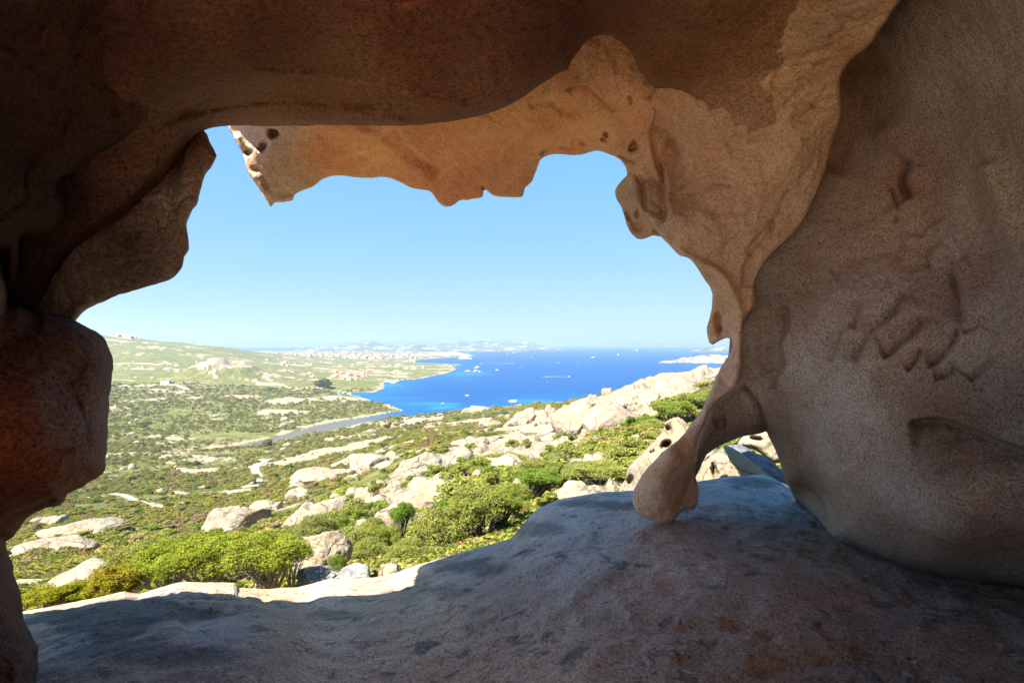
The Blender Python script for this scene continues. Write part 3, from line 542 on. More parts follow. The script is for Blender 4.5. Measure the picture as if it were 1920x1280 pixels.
# ------------------------------------------------------------------ sea
def sea_mat():
    m, t = newmat('sea_water'); b = NB(t); tc = b.n('ShaderNodeTexCoord').outputs['Object']
    at = b.n('ShaderNodeAttribute', attribute_name='tint').outputs['Color']
    wv = b.noise(tc, .03, 8, .7, .3); mp = b.n('ShaderNodeMapping', i_Vector=tc); mp.inputs['Scale'].default_value = (.35, 1, 1)
    w2 = b.noise(mp.outputs[0], .16, 6, .7)
    col = b.mix(b.ramp(w2, [(.35, 0), (.65, .5)]), at, b.mix(.6, at, (.004,.03,.16)))
    cap = b.ramp(b.noise(mp.outputs[0], .11, 3, .75), [(.775, 0), (.79, 1)])
    col = b.mix(cap, col, (.7,.75,.78))
    bp = b.n('ShaderNodeBump', i_Height=b.math('MULTIPLY', wv, 1.2), i_Strength=.5, i_Distance=1.0).outputs[0]
    p = b.n('ShaderNodeBsdfPrincipled', i_Base_Color=col, i_Roughness=.45, i_Normal=bp); p.inputs['Specular IOR Level'].default_value = .12
    b.n('ShaderNodeOutputMaterial', i_Surface=p.outputs[0]); return m
spx = np.concatenate([np.arange(-1600,300,60), np.arange(300,1420,5), np.arange(1420,3600,60)]); sdd = np.geomspace(430, 27500, 330)
SX, SD = np.meshgrid(spx, sdd); sx = (SX.ravel()-CX)/F*SD.ravel(); sy = SD.ravel()
ds_ = -shore_dist(sx, sy); sP = np.c_[sx, sy, sy*0]; nn = fbm(sP, 1/90., 5, 60)
deep = np.array([.0012,.045,.15]); deep2 = np.array([.0025,.055,.18]); turq = np.array([.01,.14,.20]); riv = np.array([.10,.088,.045]); teal = np.array([.004,.075,.18])
f1 = sstep(7500, 1200, sy)[:,None] if False else (1-sstep(900, 6000, sy))[:,None]
sc_ = deep2*(1-f1)+deep*f1
sh_ = (1-sstep(5, 150, ds_+70*nn))[:,None]*(.75)
sc_ = sc_*(1-sh_)+teal*sh_
def patch(px, py, rx, ry, th=.0):
    d = (0-SEA)*F/(py-CY); u = (SX.ravel()-px)/rx; v = ((-SEA)*F/sy+CY-py)/ry
    return (1-sstep(.4, 1.1, np.sqrt(u*u+v*v)+.8*fbm(sP, 1/45., 4, 61)))[:,None]
for (a_, b_, c_, d_, e_) in ((830,763,55,6,.8),(790,757,60,5,.5),(735,722,26,5,.7),(880,700,50,5,.5),(900,765,70,5,.5),(760,745,90,3,.2),(650,739,40,2,.5),(870,712,40,3,.3),(1000,752,40,4,.5)):
    k = patch(a_, b_, c_, d_)*e_; sc_ = sc_*(1-k)+turq*k
rm_ = (1-sstep(640, 780, SX.ravel()))*(sstep(768, 780, (-SEA)*F/sy+CY)); sc_ = sc_*(1-rm_[:,None])+riv*rm_[:,None]
ii = np.arange(SX.size).reshape(SX.shape); Fq = np.stack([ii[:-1,:-1], ii[:-1,1:], ii[1:,1:], ii[1:,:-1]], -1).reshape(-1,4)
seao = mesh_np('sea', np.c_[sx, sy, np.full(len(sx), SEA)], [Fq], sea_mat(), None, sc_); tag(seao, kind='structure')

# ------------------------------------------------------------------ far land
def far_mat(name, g, r, speck, th):
    m, t = newmat(name); b = NB(t); tc = b.n('ShaderNodeTexCoord').outputs['Object']
    n1 = b.noise(tc, speck, 5, .65); n2 = b.noise(tc, speck*5, 4, .7)
    col = b.mix(b.ramp(n1, [(.3, 0), (.7, 1)]), tuple(x*.7 for x in g), g)
    k = b.math('ADD', b.math('MULTIPLY', n1, .5), b.math('MULTIPLY', n2, .5))
    col = b.mix(b.ramp(k, [(th, 0), (th+.05, 1)]), col, r)
    bp = b.n('ShaderNodeBump', i_Height=b.math('MULTIPLY', n1, .3/speck*.2), i_Strength=.6, i_Distance=1.0).outputs[0]
    p = b.n('ShaderNodeBsdfPrincipled', i_Base_Color=col, i_Roughness=.95, i_Normal=bp)
    b.n('ShaderNodeOutputMaterial', i_Surface=p.outputs[0]); return m
M_far = far_mat('far_scrub', (.060,.075,.035), (.38,.33,.26), .006, .53)
M_far2 = far_mat('distant_scrub', (.07,.075,.05), (.30,.25,.2), .002, .56)
M_cape = far_mat('cape_rock', (.09,.10,.04), (.42,.35,.26), .02, .47)
def landform(name, prof, d, depth, mat, label=None, cat=None, seed=0, kind='structure', rough=.3, step=3.0):
    """a headland or island: crest heights in photo pixels above the water line at its own distance"""
    pr = np.array(prof, float); px = np.arange(pr[0,0], pr[-1,0]+step, step); hh = np.interp(px, pr[:,0], pr[:,1])/F*d
    v = np.linspace(0, 1, 26); PXX, VV = np.meshgrid(px, v); H = np.tile(hh, (26,1))
    w_ = np.clip(np.sin(np.pi*np.clip((PXX-pr[0,0])/(pr[-1,0]-pr[0,0]), 0, 1)), 0, 1)**.35
    y = d+depth*(VV-.2)*w_; x = (PXX-CX)/F*d*(1+(y-d)/d*.4)
    q = np.c_[x.ravel(), y.ravel(), np.zeros(x.size)]
    z = H*np.sin(np.pi*np.clip(VV*1.05,0,1))**.8*(.82+rough*fbm(q, 6.0/depth, 5, seed).reshape(H.shape)*1.4) + .0
    z = z+SEA-1.2; ii = np.arange(x.size).reshape(x.shape); Fq = np.stack([ii[:-1,:-1], ii[:-1,1:], ii[1:,1:], ii[1:,:-1]], -1).reshape(-1,4)
    o = mesh_np(name, np.c_[x.ravel(), y.ravel(), z.ravel()], [Fq], mat); tag(o, label, cat, kind=kind); return o
landform('hills', [(520,0),(560,8),(600,11),(640,16),(670,19),(690,22),(710,18),(735,15),(760,14),(800,14),(850,10),(900,6),(1000,0)], 7200, 1400, M_far, seed=70, rough=.2)
landform('headland', [(700,0),(760,10),(800,13),(850,17),(870,19),(890,18),(905,20),(930,16),(960,18),(985,17),(1005,12),(1030,8),(1050,5),(1062,1)], 9500, 1800, M_far, seed=71, rough=.3)
landform('hills', [(-200,0),(60,20),(150,34),(220,30),(290,22),(360,16),(430,13),(500,12),(560,12),(620,14),(700,14),(820,12),(900,0)], 19000, 4000, M_far2, seed=72)
landform('island', [(1080,0),(1100,3),(1130,6),(1160,11),(1190,14),(1215,13),(1240,11),(1262,13),(1290,9),(1330,6),(1400,8),(1500,0)], 19500, 3500, M_far2, seed=73, rough=.35)
landform('island', [(1290,0),(1305,4),(1325,9),(1345,12),(1370,9),(1400,8),(1450,9),(1500,0)], 7000, 700, M_far, seed=74)
landform('headland', [(1234,0),(1246,4),(1265,5),(1285,9),(1300,11),(1320,13),(1345,14),(1380,16),(1450,20),(1600,10),(1700,0)], 2900, 260, M_cape, seed=75, rough=.5)
landform('headland', [(740,0),(770,4),(800,6),(830,6),(850,9),(862,8),(872,6),(884,2),(890,0)], 4500, 300, M_cape, seed=76, rough=.4)

# ------------------------------------------------------------------ boulders
def rock_mat(name, a, b_, st, sc=1.0):
    m, t = newmat(name); b = NB(t); tc = b.n('ShaderNodeTexCoord').outputs['Object']; gm = b.n('ShaderNodeNewGeometry').outputs['Position']
    n1 = b.noise(gm, .9/sc, 6, .65); n2 = b.noise(gm, 6/sc, 6, .68); n3 = b.noise(gm, 34/sc, 4, .7)
    col = b.mix(b.ramp(n1, [(.36, 0), (.64, 1)]), a, b_)
    col = b.mix(b.ramp(b.noise(gm, .45/sc, 5, .6, .5), [(.54, 0), (.64, .75)]), col, st)
    col = b.mix(b.ramp(n2, [(.30, .75), (.44, 0)]), col, tuple(x*.35 for x in a))
    col = b.mix(1.0, col, b.ramp(n3, [(.3, .72), (.55, 1.0), (.75, 1.15)]), 'MULTIPLY')
    wp = b.n('ShaderNodeVectorMath', operation='ADD', i_0=gm, i_1=b.n('ShaderNodeTexNoise', i_Vector=gm, i_Scale=.7/sc, i_Detail=4.0).outputs['Color']).outputs[0]
    v = b.n('ShaderNodeTexVoronoi', feature='DISTANCE_TO_EDGE', i_Vector=wp, i_Scale=.42/sc).outputs['Distance']; cr = b.ramp(v, [(0, 1), (.022, 0)])
    cr = b.math('MULTIPLY', cr, b.ramp(n1, [(.42, 0), (.5, 1)]))
    col = b.mix(b.math('MULTIPLY', cr, .75), col, (.06,.04,.03))
    hgt = b.math('ADD', b.math('MULTIPLY', n2, .16*sc), b.math('MULTIPLY', n3, .03*sc)); hgt = b.math('SUBTRACT', hgt, b.math('MULTIPLY', cr, .12*sc)); hgt = b.math('ADD', hgt, b.math('MULTIPLY', n1, .5*sc))
    bp = b.n('ShaderNodeBump', i_Height=hgt, i_Strength=.75, i_Distance=1.0).outputs[0]
    p = b.n('ShaderNodeBsdfPrincipled', i_Base_Color=col, i_Roughness=.92, i_Normal=bp); p.inputs['Specular IOR Level'].default_value = .12
    b.n('ShaderNodeOutputMaterial', i_Surface=p.outputs[0]); return m
M_rk = rock_mat('pale_granite', (.225,.18,.125), (.30,.26,.195), (.26,.17,.10), 2.2)
M_rkn = rock_mat('near_granite', (.25,.20,.135), (.34,.285,.21), (.31,.20,.11), .55)
M_rkl = rock_mat('pale_lichened_granite', (.17,.175,.175), (.29,.285,.27), (.09,.09,.09), .3)
M_rkg = rock_mat('shade_grey_granite', (.10,.105,.115), (.20,.205,.205), (.05,.053,.058), .3)  # dark grey with shade worked into the colour, for the gap rock
def ico(sub):
    import bmesh
    bm = bmesh.new(); bmesh.ops.create_icosphere(bm, subdivisions=sub, radius=1.0); bm.verts.ensure_lookup_table()
    V = np.array([v.co[:] for v in bm.verts]); Fc = np.array([[v.index for v in f.verts] for f in bm.faces]); bm.free(); return V, Fc
ICO = {k: ico(k) for k in (2,3,4,5,6)}
def rock_geo(size, seed, sub=4, lumps=3, cuts=7, rough=1.0):
    """several rounded, jointed masses grown together; base at z=0"""
    rg = np.random.default_rng(seed); Vs = []; Fs = []; n0 = 0; sx_, sy_, sz_ = size
    for k in range(lumps):
        V, Fc = ICO[sub]; V = V.copy()
        for _ in range(cuts):
            nrm = rg.normal(size=3); nrm /= np.linalg.norm(nrm); hgt = rg.uniform(.55, .88); dd = V@nrm; over = np.clip(dd-hgt, 0, None)
            V -= np.outer(over*.85, nrm)
        V *= (1+.20*rough*fbm(V+seed*3.1+k, 1.1, 3, seed)[:,None]+.09*rough*fbm(V+k, 3.4, 4, seed+2)[:,None]+.03*fbm(V+k, 12, 3, seed+4)[:,None])
        if lumps == 1: s = np.array([.5,.5,.62]); c = np.array([0,0,.38])
        else:
            s = np.array([rg.uniform(.24,.38), rg.uniform(.3,.5), rg.uniform(.35,.62)]); c = np.array([(-.5+s[0])+(1-2*s[0])*(k+.5*rg.uniform(0,1))/(lumps-.5), rg.uniform(-.15,.15), rg.uniform(.12,.36)])
        V = V*s+c; Vs.append(V*np.array(size)); Fs.append(Fc+n0); n0 += len(V)
    return np.vstack(Vs), np.vstack(Fs)
def boulder(px, py, wpx, hpx, label, seed, d=None, lumps=3, sub=4, mat=None, dy=.8, group=None, rot=0, sink=.18, name='boulder', cat='boulder', cuts=7, rough=1.0):
    if d is None: x, y, z = hit(px, py)
    else: x, y, z = (px-CX)/F*d, d, -(py-CY)/F*d
    wd, ht = wpx/F*y, hpx/F*y
    V, Fc = rock_geo((wd, max(wd*dy, ht*.7), ht*(1+sink)), seed, sub, lumps, cuts, rough)
    V[:,2] -= ht*sink; a = rot; V[:,:2] = V[:,:2]@np.array([[math.cos(a), math.sin(a)], [-math.sin(a), math.cos(a)]])
    y += wd*dy*.3
    if rot == 0: V[:,2] += 0
    o = mesh_np(name, V, [Fc], mat or M_rk, loc=(x*y/(y-wd*dy*.3+1e-9), y, z)); tag(o, label, cat, group); return o
B = boulder
LMK = [(598,1040,'the big rounded boulder'),(815,920,'the scooped cream outcrop'),(812,860,'the domed outcrop'),(592,955,'the overhang outcrop'),(450,970,'the elongated rock rib'),(945,875,'the two-hollow outcrop'),(1128,775,'the massive ridge rock'),(1258,720,'the jumbled ridge crest'),(1031,765,'the knobby skyline rock'),
       (480,885,'the winding white path'),(262,937,'the short lower path'),(145,1000,'the bare rock sheets'),(420,670,'the rocky cone hill'),(470,832,'the head of the inlet'),(700,790,'the mouth of the inlet'),(1270,830,'the pointed rock spire'),(1035,885,'the striped slab'),(312,718,'the white hut'),(640,830,'the inlet bank'),(1020,810,'the long slanting slab'),(270,820,'the far valley floor'),(350,1000,'the scrub above the shrub row'),(900,960,'the tall trees at the floor edge')]
def where(px, py):
    a = min(LMK, key=lambda l: (l[0]-px)**2+((l[1]-py)*1.6)**2); dx, dy = px-a[0], (py-a[1])*1.6; r = math.hypot(dx, dy)
    near = 'just ' if r < 30 else ('' if r < 75 else 'well ')
    return near+(('right of ' if dx > 0 else 'left of ') if abs(dx) > abs(dy) else ('below ' if dy > 0 else 'above '))+a[2]
def sizew(w_, a, b_): return 'tiny' if w_ < a else ('middling' if w_ < b_ else 'larger')
B(598,1078,132,84,'rounded pale boulder with a brown right end, just beyond the floor rim',101,d=8.6,lumps=1,sub=6,mat=M_rkn,sink=.1)
B(668,1090,70,26,'low lichen-grey boulder touching the floor rim beside the big rounded boulder',102,d=7.1,lumps=1,sub=5,mat=M_rkl)
B(596,1092,96,15,'flat grey lichened slab in front of the big rounded boulder',103,d=7.4,lumps=1,sub=5,mat=M_rkl)
B(735,1090,52,36,'small mossy grey boulder between the rim and the green trees',104,d=8.6,lumps=1,sub=5,mat=M_rkn)
big = [(815,965,190,88,'large cream granite outcrop with an ochre scooped face in mid slope',4),(812,890,160,60,'domed cream outcrop with dark cracks crowning the mid slope',3),(700,880,110,26,'long flat pale slab running left from the domed outcrop',3),(592,985,125,66,'angular pale outcrop with a brown overhang left of centre',4),
 (450,1000,125,62,'elongated pale rock rib above the left bushes',4),(752,1018,135,70,'steep streaked pale slab directly above the trunked tree',3),(668,985,62,48,'rounded pale boulder between the overhang outcrop and the scooped outcrop',1),(650,1018,70,42,'blocky pale boulder low between the olive bushes',2),
 (945,905,125,56,'pale outcrop with two brown hollows near its top',3),(965,930,120,40,'broad bare slab below the outcrop with two hollows',2),(1035,900,78,46,'tilted striped slab right of the outcrop with two hollows',2),(1128,808,185,66,'massive smooth cream ridge rock with a vertical crack against the sea',3),
 (1190,760,120,34,'flat ledge of ridge rock with an overhanging brown nose',3),(1258,738,140,34,'jumbled pale ridge crest reaching to the pillar',5),(1322,722,66,52,'steep pale ridge rock at the edge of the pillar',3),(1112,762,86,24,'low cream rock on the skyline left of the overhanging nose',2),
 (1031,782,36,34,'knobby upright rock standing on the skyline',1),(1003,788,62,24,'flat skyline rock left of the knobby upright rock',2),(975,796,50,20,'small skyline rock group above the turquoise water',2),(890,772,60,12,'low pale rocks at the shore edge left of the ridge',3),
 (1030,822,120,34,'long pale slab slanting down left of the massive ridge rock',3),(965,838,90,24,'pale broken slab on the slope below the knobby rock',3),(1012,850,60,22,'cracked pale blocks below the slanting slab',2),(1048,842,44,24,'dark-holed pale boulder below the massive ridge rock',2),
 (1160,900,60,26,'pile of broken pale blocks above the dark green bush',3),(1110,885,60,22,'scatter of pale blocks on the slope left of the spire rock',3),(1065,880,50,22,'small pale block group at the foot of the striped slab',2),(1200,880,50,26,'pale blocks beside the spire rock',2),
 (905,870,60,22,'pale slab edge between the domed outcrop and the two-hollow outcrop',2),(880,835,80,16,'thin pale ledge above the domed outcrop',3),(700,935,80,44,'pale jointed rock left of the scooped outcrop',2),(720,960,60,36,'leaning pale rock at the left foot of the scooped outcrop',2),
 (145,1010,150,26,'flat pale rock sheet in the left valley',4),(110,1045,170,24,'broad bare rock sheet below the other in the left valley',4),(85,985,60,16,'small pale ledge at the far left of the valley',2),(600,902,120,18,'low pale ledge crossing the slope above the overhang outcrop',4),
 (500,960,70,26,'pale rib tip between path and overhang outcrop',2),(560,935,60,20,'small bleached ledge in the scrub left of centre',2),(410,1010,60,24,'pale rounded rock at the low end of the elongated rib',1)]
for k, (px, py, wp, hp, lab, lu) in enumerate(big):
    B(px, py, wp*1.12, hp*1.08, lab, 120+k, lumps=lu+1, sub=5 if wp > 80 else 4, dy=.8, cuts=15, sink=.3)
    bx_, by_, bz_ = hit(px, py); wm_ = wp/F*by_; rr_ = np.sqrt(((tX-bx_)/(wm_*.75))**2+((tY-by_-wm_*.2)/(wm_*.7))**2)+.9*fbm(P3, 3.0/wm_, 4, 400+k) if wm_ > 0 else 9
    rock = np.maximum(rock, .9*(1-sstep(.6, 1.15, rr_)))
B(1092,948,112,50,'low pale boulder pair showing over the floor edge left of the pillar',190,d=13,lumps=3,sub=5,mat=M_rkn)
B(1160,930,58,46,'small pale boulder tight against the floor edge beside the pillar',191,d=12,lumps=2,sub=5,mat=M_rkn)
_a = terr.data.color_attributes['tint']; _c = np.ones((int(usedv.sum()) if False else len(terr.data.vertices), 4), np.float32); _c[:,:3] = 0; _c[:,0] = rock[usedT]; _a.data.foreach_set('color', _c.ravel())
# rocks whose outline the photo shows clearly, with their own depth and thickness
def solo(name, poly, ctrl, label, mat, **kw):
    o = relief(name, poly, ctrl, mat, None, **kw); tag(o, label, 'boulder'); return o
solo('boulder', [(1172,905),(1175,880),(1190,862),(1208,845),(1222,832),(1232,820),(1240,808),(1246,800),(1245,793),(1252,788),(1262,783),(1272,779),(1282,786),(1293,797),(1340,830),(1360,900),(1340,960),(1160,960)],
     [(1180,900,11.4),(1240,860,10.6),(1272,785,11.2),(1250,830,10.9),(1330,900,10.2),(1200,950,10.8),(1290,840,10.6)], 'pointed pale rock with scooped hollows rising behind the pillar', M_rkn, step=3, edge=(16,.5), thick=(2.2,40), nz=(.16,.9), fine=(.03,5), seed=90, jit=1.3,
     feats=[('pit',1254,806,9,13,-10,.6),('pit',1250,832,13,9,-20,.6),('pit',1224,846,8,4,-30,.3),('pit',1182,903,8,14,0,.5),('pit',1242,856,20,5,-50,.25)])
solo('boulder', [(1296,915),(1305,893),(1314,878),(1326,858),(1344,846),(1360,835),(1372,838),(1392,850),(1408,862),(1426,878),(1440,888),(1456,900),(1480,914),(1500,960),(1300,960)],
     [(1310,900,8.9),(1360,840,9.3),(1345,880,8.8),(1400,870,9.0),(1440,890,8.8),(1470,915,8.6),(1400,950,8.6)], 'sunlit ochre boulder with a tall hollow seen through the gap beside the pillar', M_rkn, step=2.5, edge=(14,.4), thick=(.9,40), nz=(.10,1.2), fine=(.02,6), seed=91, jit=.8,
     feats=[('pit',1339,882,8,17,-6,.45),('pit',1357,897,9,7,0,.25)])
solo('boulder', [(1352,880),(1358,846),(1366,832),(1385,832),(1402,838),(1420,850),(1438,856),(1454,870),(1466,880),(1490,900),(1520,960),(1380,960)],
     [(1360,840,10.6),(1400,830,10.9),(1450,860,10.4),(1480,900,10.2),(1500,950,10)], 'grey shadowed rock face behind the sunlit ochre boulder', M_rkg, step=3, edge=(14,.4), thick=(1.0,40), nz=(.12,1.2), fine=(.03,6), seed=92)  # shade on this face is carried by its dark material
solo('boulder', [(1380,840),(1384,826),(1392,818),(1400,812),(1440,790),(1470,830),(1470,864),(1462,868),(1450,870),(1440,862),(1428,852),(1405,840)],
     [(1390,825,12.4),(1430,820,12.2),(1460,860,12.0),(1450,800,12.3)], 'furthest ochre rock showing at the top of the gap beside the pillar', M_rkn, step=2.5, edge=(10,.3), thick=(1.2,30), nz=(.12,1.4), fine=(.03,6), seed=93, feats=[('pit',1418,822,14,5,10,.3)])
solo('boulder', [(-60,1140),(40,1120),(52,1108),(78,1096),(100,1082),(120,1072),(138,1064),(152,1054),(170,1046),(186,1044),(200,1052),(220,1070),(250,1100),(300,1120),(300,1180),(-60,1180)],
     [(60,1120,13.5),(120,1080,14),(180,1050,15),(200,1100,13),(280,1130,13)], 'pale sunlit rock hump rising behind the yellow-green shrub at left', M_rkn, step=3, edge=(18,.8), thick=(3.,50), nz=(.25,.5), fine=(.05,3), seed=94,
     feats=[('groove',[(140,1066),(150,1085),(148,1105)],4,.12),('groove',[(100,1084),(125,1078),(150,1082)],4,.08)])
solo('boulder', [(-80,1112),(30,1086),(48,1084),(80,1084),(105,1092),(95,1112),(60,1130),(-80,1150)], [(0,1110,17),(60,1090,18),(90,1100,17)], 'low tan rock behind the pale hump, beside the column', M_rkn, step=3, edge=(10,.5), thick=(3,30), nz=(.3,.5), fine=(.05,3), seed=95)
solo('boulder', [(300,1104),(318,1095),(345,1090),(360,1093),(400,1092),(436,1091),(442,1097),(436,1103),(400,1106),(340,1112)], [(320,1102,5.55),(380,1098,5.6),(430,1098,5.6)], 'thin broken slab of pale rock lying on the sunlit floor rim', M_rkn, step=2.5, edge=(5,.12), thick=(.8,12), nz=(.02,2), fine=(.01,9), seed=96, jit=.6)
# scattered boulders of the slope
bandd = lambda px, py: abs((px-650)*.42+(py-985)*.907) # distance from the rocky spine running up to the ridge
spine = np.abs((CX+F*tX/tY-650)*.42+(CY-F*tz/tY-985)*.907)+28*fbm(P3, 1/14., 4, 601)
rock = np.maximum(rock, .8*(1-sstep(28, 62, spine))*sstep(600, 700, CX+F*tX/tY)*(1-sstep(300,420,tY)))
_c[:,0] = rock[usedT]; _a.data.foreach_set('color', _c.ravel())
rg = np.random.default_rng(15); n = 0
for k in range(600):
    if n >= 70: break
    t_ = rg.uniform(0, 1); px = 640+t_*600; py = 985-t_*278+rg.normal()*34; x, y, z = hit(px, py)
    if y < 30 or y > 420 or z < SEA+3: continue
    wp = rg.uniform(26, 74)*(1-.45*t_); B(px, py, wp, wp*rg.uniform(.32,.6), sizew(wp, 34, 52)+' fractured cream granite block '+where(px, py), 700+n, lumps=int(rg.integers(2,5)), sub=4, cuts=14, sink=.35, group='granite blocks of the rocky spine', rot=rg.uniform(-.4,.4)); n += 1
rg = np.random.default_rng(5); n = 0
for k in range(900):
    if n >= 120: break
    px = rg.uniform(180, 1330); py = rg.uniform(735, 1010); x, y, z = hit(px, py)
    if y < 45 or y > 900 or z < SEA+1.5: continue
    dens = fbm(np.array([[px, py*1.6, 0]]), 1/70., 3, 88)[0] + (.22 if px > 560 else -.05)
    if dens < .1: continue
    wd = rg.uniform(1.2, 4.5)*(1+y/500.); wp = wd/y*F
    if wp < 4: continue
    B(px, py, wp, wp*rg.uniform(.28, .6), sizew(wp, 9, 20)+' pale boulder sunk in scrub '+where(px, py), 300+n, lumps=int(rg.integers(1,4)), sub=3, group='small boulders scattered over the slope', rot=rg.uniform(-.5,.5)); n += 1
# ------------------------------------------------------------------ the air
def haze():
    m, t = newmat('sea_air'); b = NB(t)
    v = b.n('ShaderNodeVolumePrincipled'); v.inputs['Color'].default_value = (.50,.66,.88,1); v.inputs['Density'].default_value = .00010; v.inputs['Anisotropy'].default_value = 0.2
    b.n('ShaderNodeOutputMaterial', i_Volume=v.outputs[0]); m.cycles.homogeneous_volume = True
    x0, x1, y0, y1, z0, z1 = -52000, 62000, -400, 30000, -107, 330
    V = [(x,y,z) for z in (z0,z1) for y in (y0,y1) for x in (x0,x1)]
    o = mesh_np('haze', V, [np.array([[0,2,3,1],[4,5,7,6],[0,1,5,4],[2,6,7,3],[0,4,6,2],[1,3,7,5]])], m, smooth=False); tag(o, kind='stuff')
haze()
#PART3
# ------------------------------------------------------------------ paths
def plain(name, a, b_=None, rough=.8, sc=3.0):
    m, t = newmat(name); b = NB(t); tc = b.n('ShaderNodeTexCoord').outputs['Object']
    col = b.mix(b.ramp(b.noise(tc, sc, 5, .6), [(.35, 0), (.65, 1)]), a, b_ or tuple(x*.8 for x in a))
    p = b.n('ShaderNodeBsdfPrincipled', i_Base_Color=col, i_Roughness=rough); b.n('ShaderNodeOutputMaterial', i_Surface=p.outputs[0]); return m
M_path = plain('sandy_track', (.30,.245,.18), (.25,.20,.14), .95, .4); M_tan = plain('earth_track', (.40,.27,.17), (.33,.21,.13), .95, .3)
TRK = []
def path(pts, width, mat):
    H = [hit(*p) for p in smooth_poly(pts, 4, 0, closed=False)]; H = np.array([h_ for h_ in H])
    TRK.append((H[:,:2].copy(), width)); T_ = np.gradient(H[:,:2], axis=0); T_ /= np.linalg.norm(T_, axis=1)[:,None]+1e-9; N_ = np.c_[-T_[:,1], T_[:,0]]
    wd = width*(1+.3*fbm(np.c_[H[:,:2], H[:,0]*0], .1, 2, 3)); rows = []
    for s in (-1, -.33, .33, 1):
        xy = H[:,:2]+N_*(wd*s*.5)[:,None]; rows.append(np.c_[xy, ground_z(xy[:,0], xy[:,1])+.35])
    V = np.stack(rows, 1).reshape(-1,3); n_ = len(H); i = np.arange(n_-1)[:,None]*4+np.arange(3)[None]; Fq = np.stack([i, i+1, i+5, i+4], -1).reshape(-1,4)
    o = mesh_np('path', V, [Fq], mat); tag(o, kind='structure')
path([(522,856),(514,859),(500,863),(488,869),(478,877),(481,887),(486,895),(480,905),(468,914)], 5.2, M_path)
path([(210,926),(232,929),(250,937),(270,940),(292,948),(318,951)], 3.0, M_path)
path([(156,933),(175,933),(195,930)], 2.5, M_tan)
path([(275,722),(300,721),(325,722),(340,726),(352,731)], 12, M_path)
path([(205,683),(240,681),(280,682),(300,684)], 14, M_tan); path([(205,712),(225,712),(250,714)], 10, M_tan)

# ------------------------------------------------------------------ vegetation
def leaf_mat(name, stops, transl=.25):
    m, t = newmat(name); b = NB(t)
    rnd = b.n('ShaderNodeObjectInfo').outputs['Random']; at = b.n('ShaderNodeAttribute', attribute_name='tint').outputs['Color']
    pos = b.n('ShaderNodeNewGeometry').outputs['Position']
    col = b.ramp(rnd, stops)
    col = b.mix(1.0, col, at, 'MULTIPLY')
    d = b.n('ShaderNodeBsdfDiffuse', i_Color=col, i_Roughness=.9); tr = b.n('ShaderNodeBsdfTranslucent', i_Color=b.mix(1.0, col, (1.2,1.15,.5), 'MULTIPLY'))
    mx = b.n('ShaderNodeMixShader', i_Fac=transl); t.links.new(d.outputs[0], mx.inputs[1]); t.links.new(tr.outputs[0], mx.inputs[2])
    b.n('ShaderNodeOutputMaterial', i_Surface=mx.outputs[0]); return m
L_bright = leaf_mat('leaves_bright', [(0, (.19,.23,.03)), (.5, (.23,.25,.035)), (1, (.18,.23,.035))], .35)
L_yellow = leaf_mat('leaves_yellow', [(0, (.22,.24,.02)), (1, (.25,.22,.025))], .35)
L_olive = leaf_mat('leaves_olive', [(0, (.17,.20,.045)), (.5, (.22,.235,.06)), (1, (.19,.21,.07))], .3)
L_deep = leaf_mat('leaves_deep', [(0, (.09,.17,.025)), (1, (.13,.21,.03))], .3)
L_mid = leaf_mat('leaves_mid', [(0, (.12,.185,.03)), (.5, (.16,.20,.035)), (1, (.20,.22,.055))], .3)
L_scrub = leaf_mat('leaves_scrub', [(0, (.10,.14,.025)), (.25, (.17,.20,.035)), (.5, (.25,.245,.05)), (.72, (.28,.255,.08)), (.86, (.22,.185,.10)), (.96, (.23,.15,.07)), (1, (.25,.20,.09))], .25)
def bark_mat(name, a, b_):
    m, t = newmat(name); b = NB(t); tc = b.n('ShaderNodeTexCoord').outputs['Object']; n1 = b.noise(tc, 22, 5, .65)
    col = b.mix(b.ramp(n1, [(.35, 0), (.65, 1)]), a, b_); bp = b.n('ShaderNodeBump', i_Height=n1, i_Strength=.6, i_Distance=.02).outputs[0]
    p = b.n('ShaderNodeBsdfPrincipled', i_Base_Color=col, i_Roughness=.9, i_Normal=bp); b.n('ShaderNodeOutputMaterial', i_Surface=p.outputs[0]); return m
M_bark = bark_mat('bark_pale', (.20,.16,.11), (.36,.30,.22)); M_bark2 = bark_mat('bark_brown', (.10,.07,.045), (.19,.14,.10))
def tube(pts, rad, sides=6):
    pts = np.asarray(pts, float); n = len(pts); T = np.gradient(pts, axis=0); T /= np.linalg.norm(T, axis=1)[:,None]+1e-9
    a = np.cross(T, [0.3,.1,1.0]); a /= np.linalg.norm(a, axis=1)[:,None]+1e-9; b_ = np.cross(T, a)
    th = np.linspace(0, 2*math.pi, sides, endpoint=False)
    V = (pts[:,None]+np.asarray(rad)[:,None,None]*(np.cos(th)[None,:,None]*a[:,None]+np.sin(th)[None,:,None]*b_[:,None])).reshape(-1,3)
    i = np.arange(n-1)[:,None]*sides; k = np.arange(sides)[None]; k2 = (k+1) % sides
    return V, np.stack([i+k, i+k2, i+sides+k2, i+sides+k], -1).reshape(-1,4)
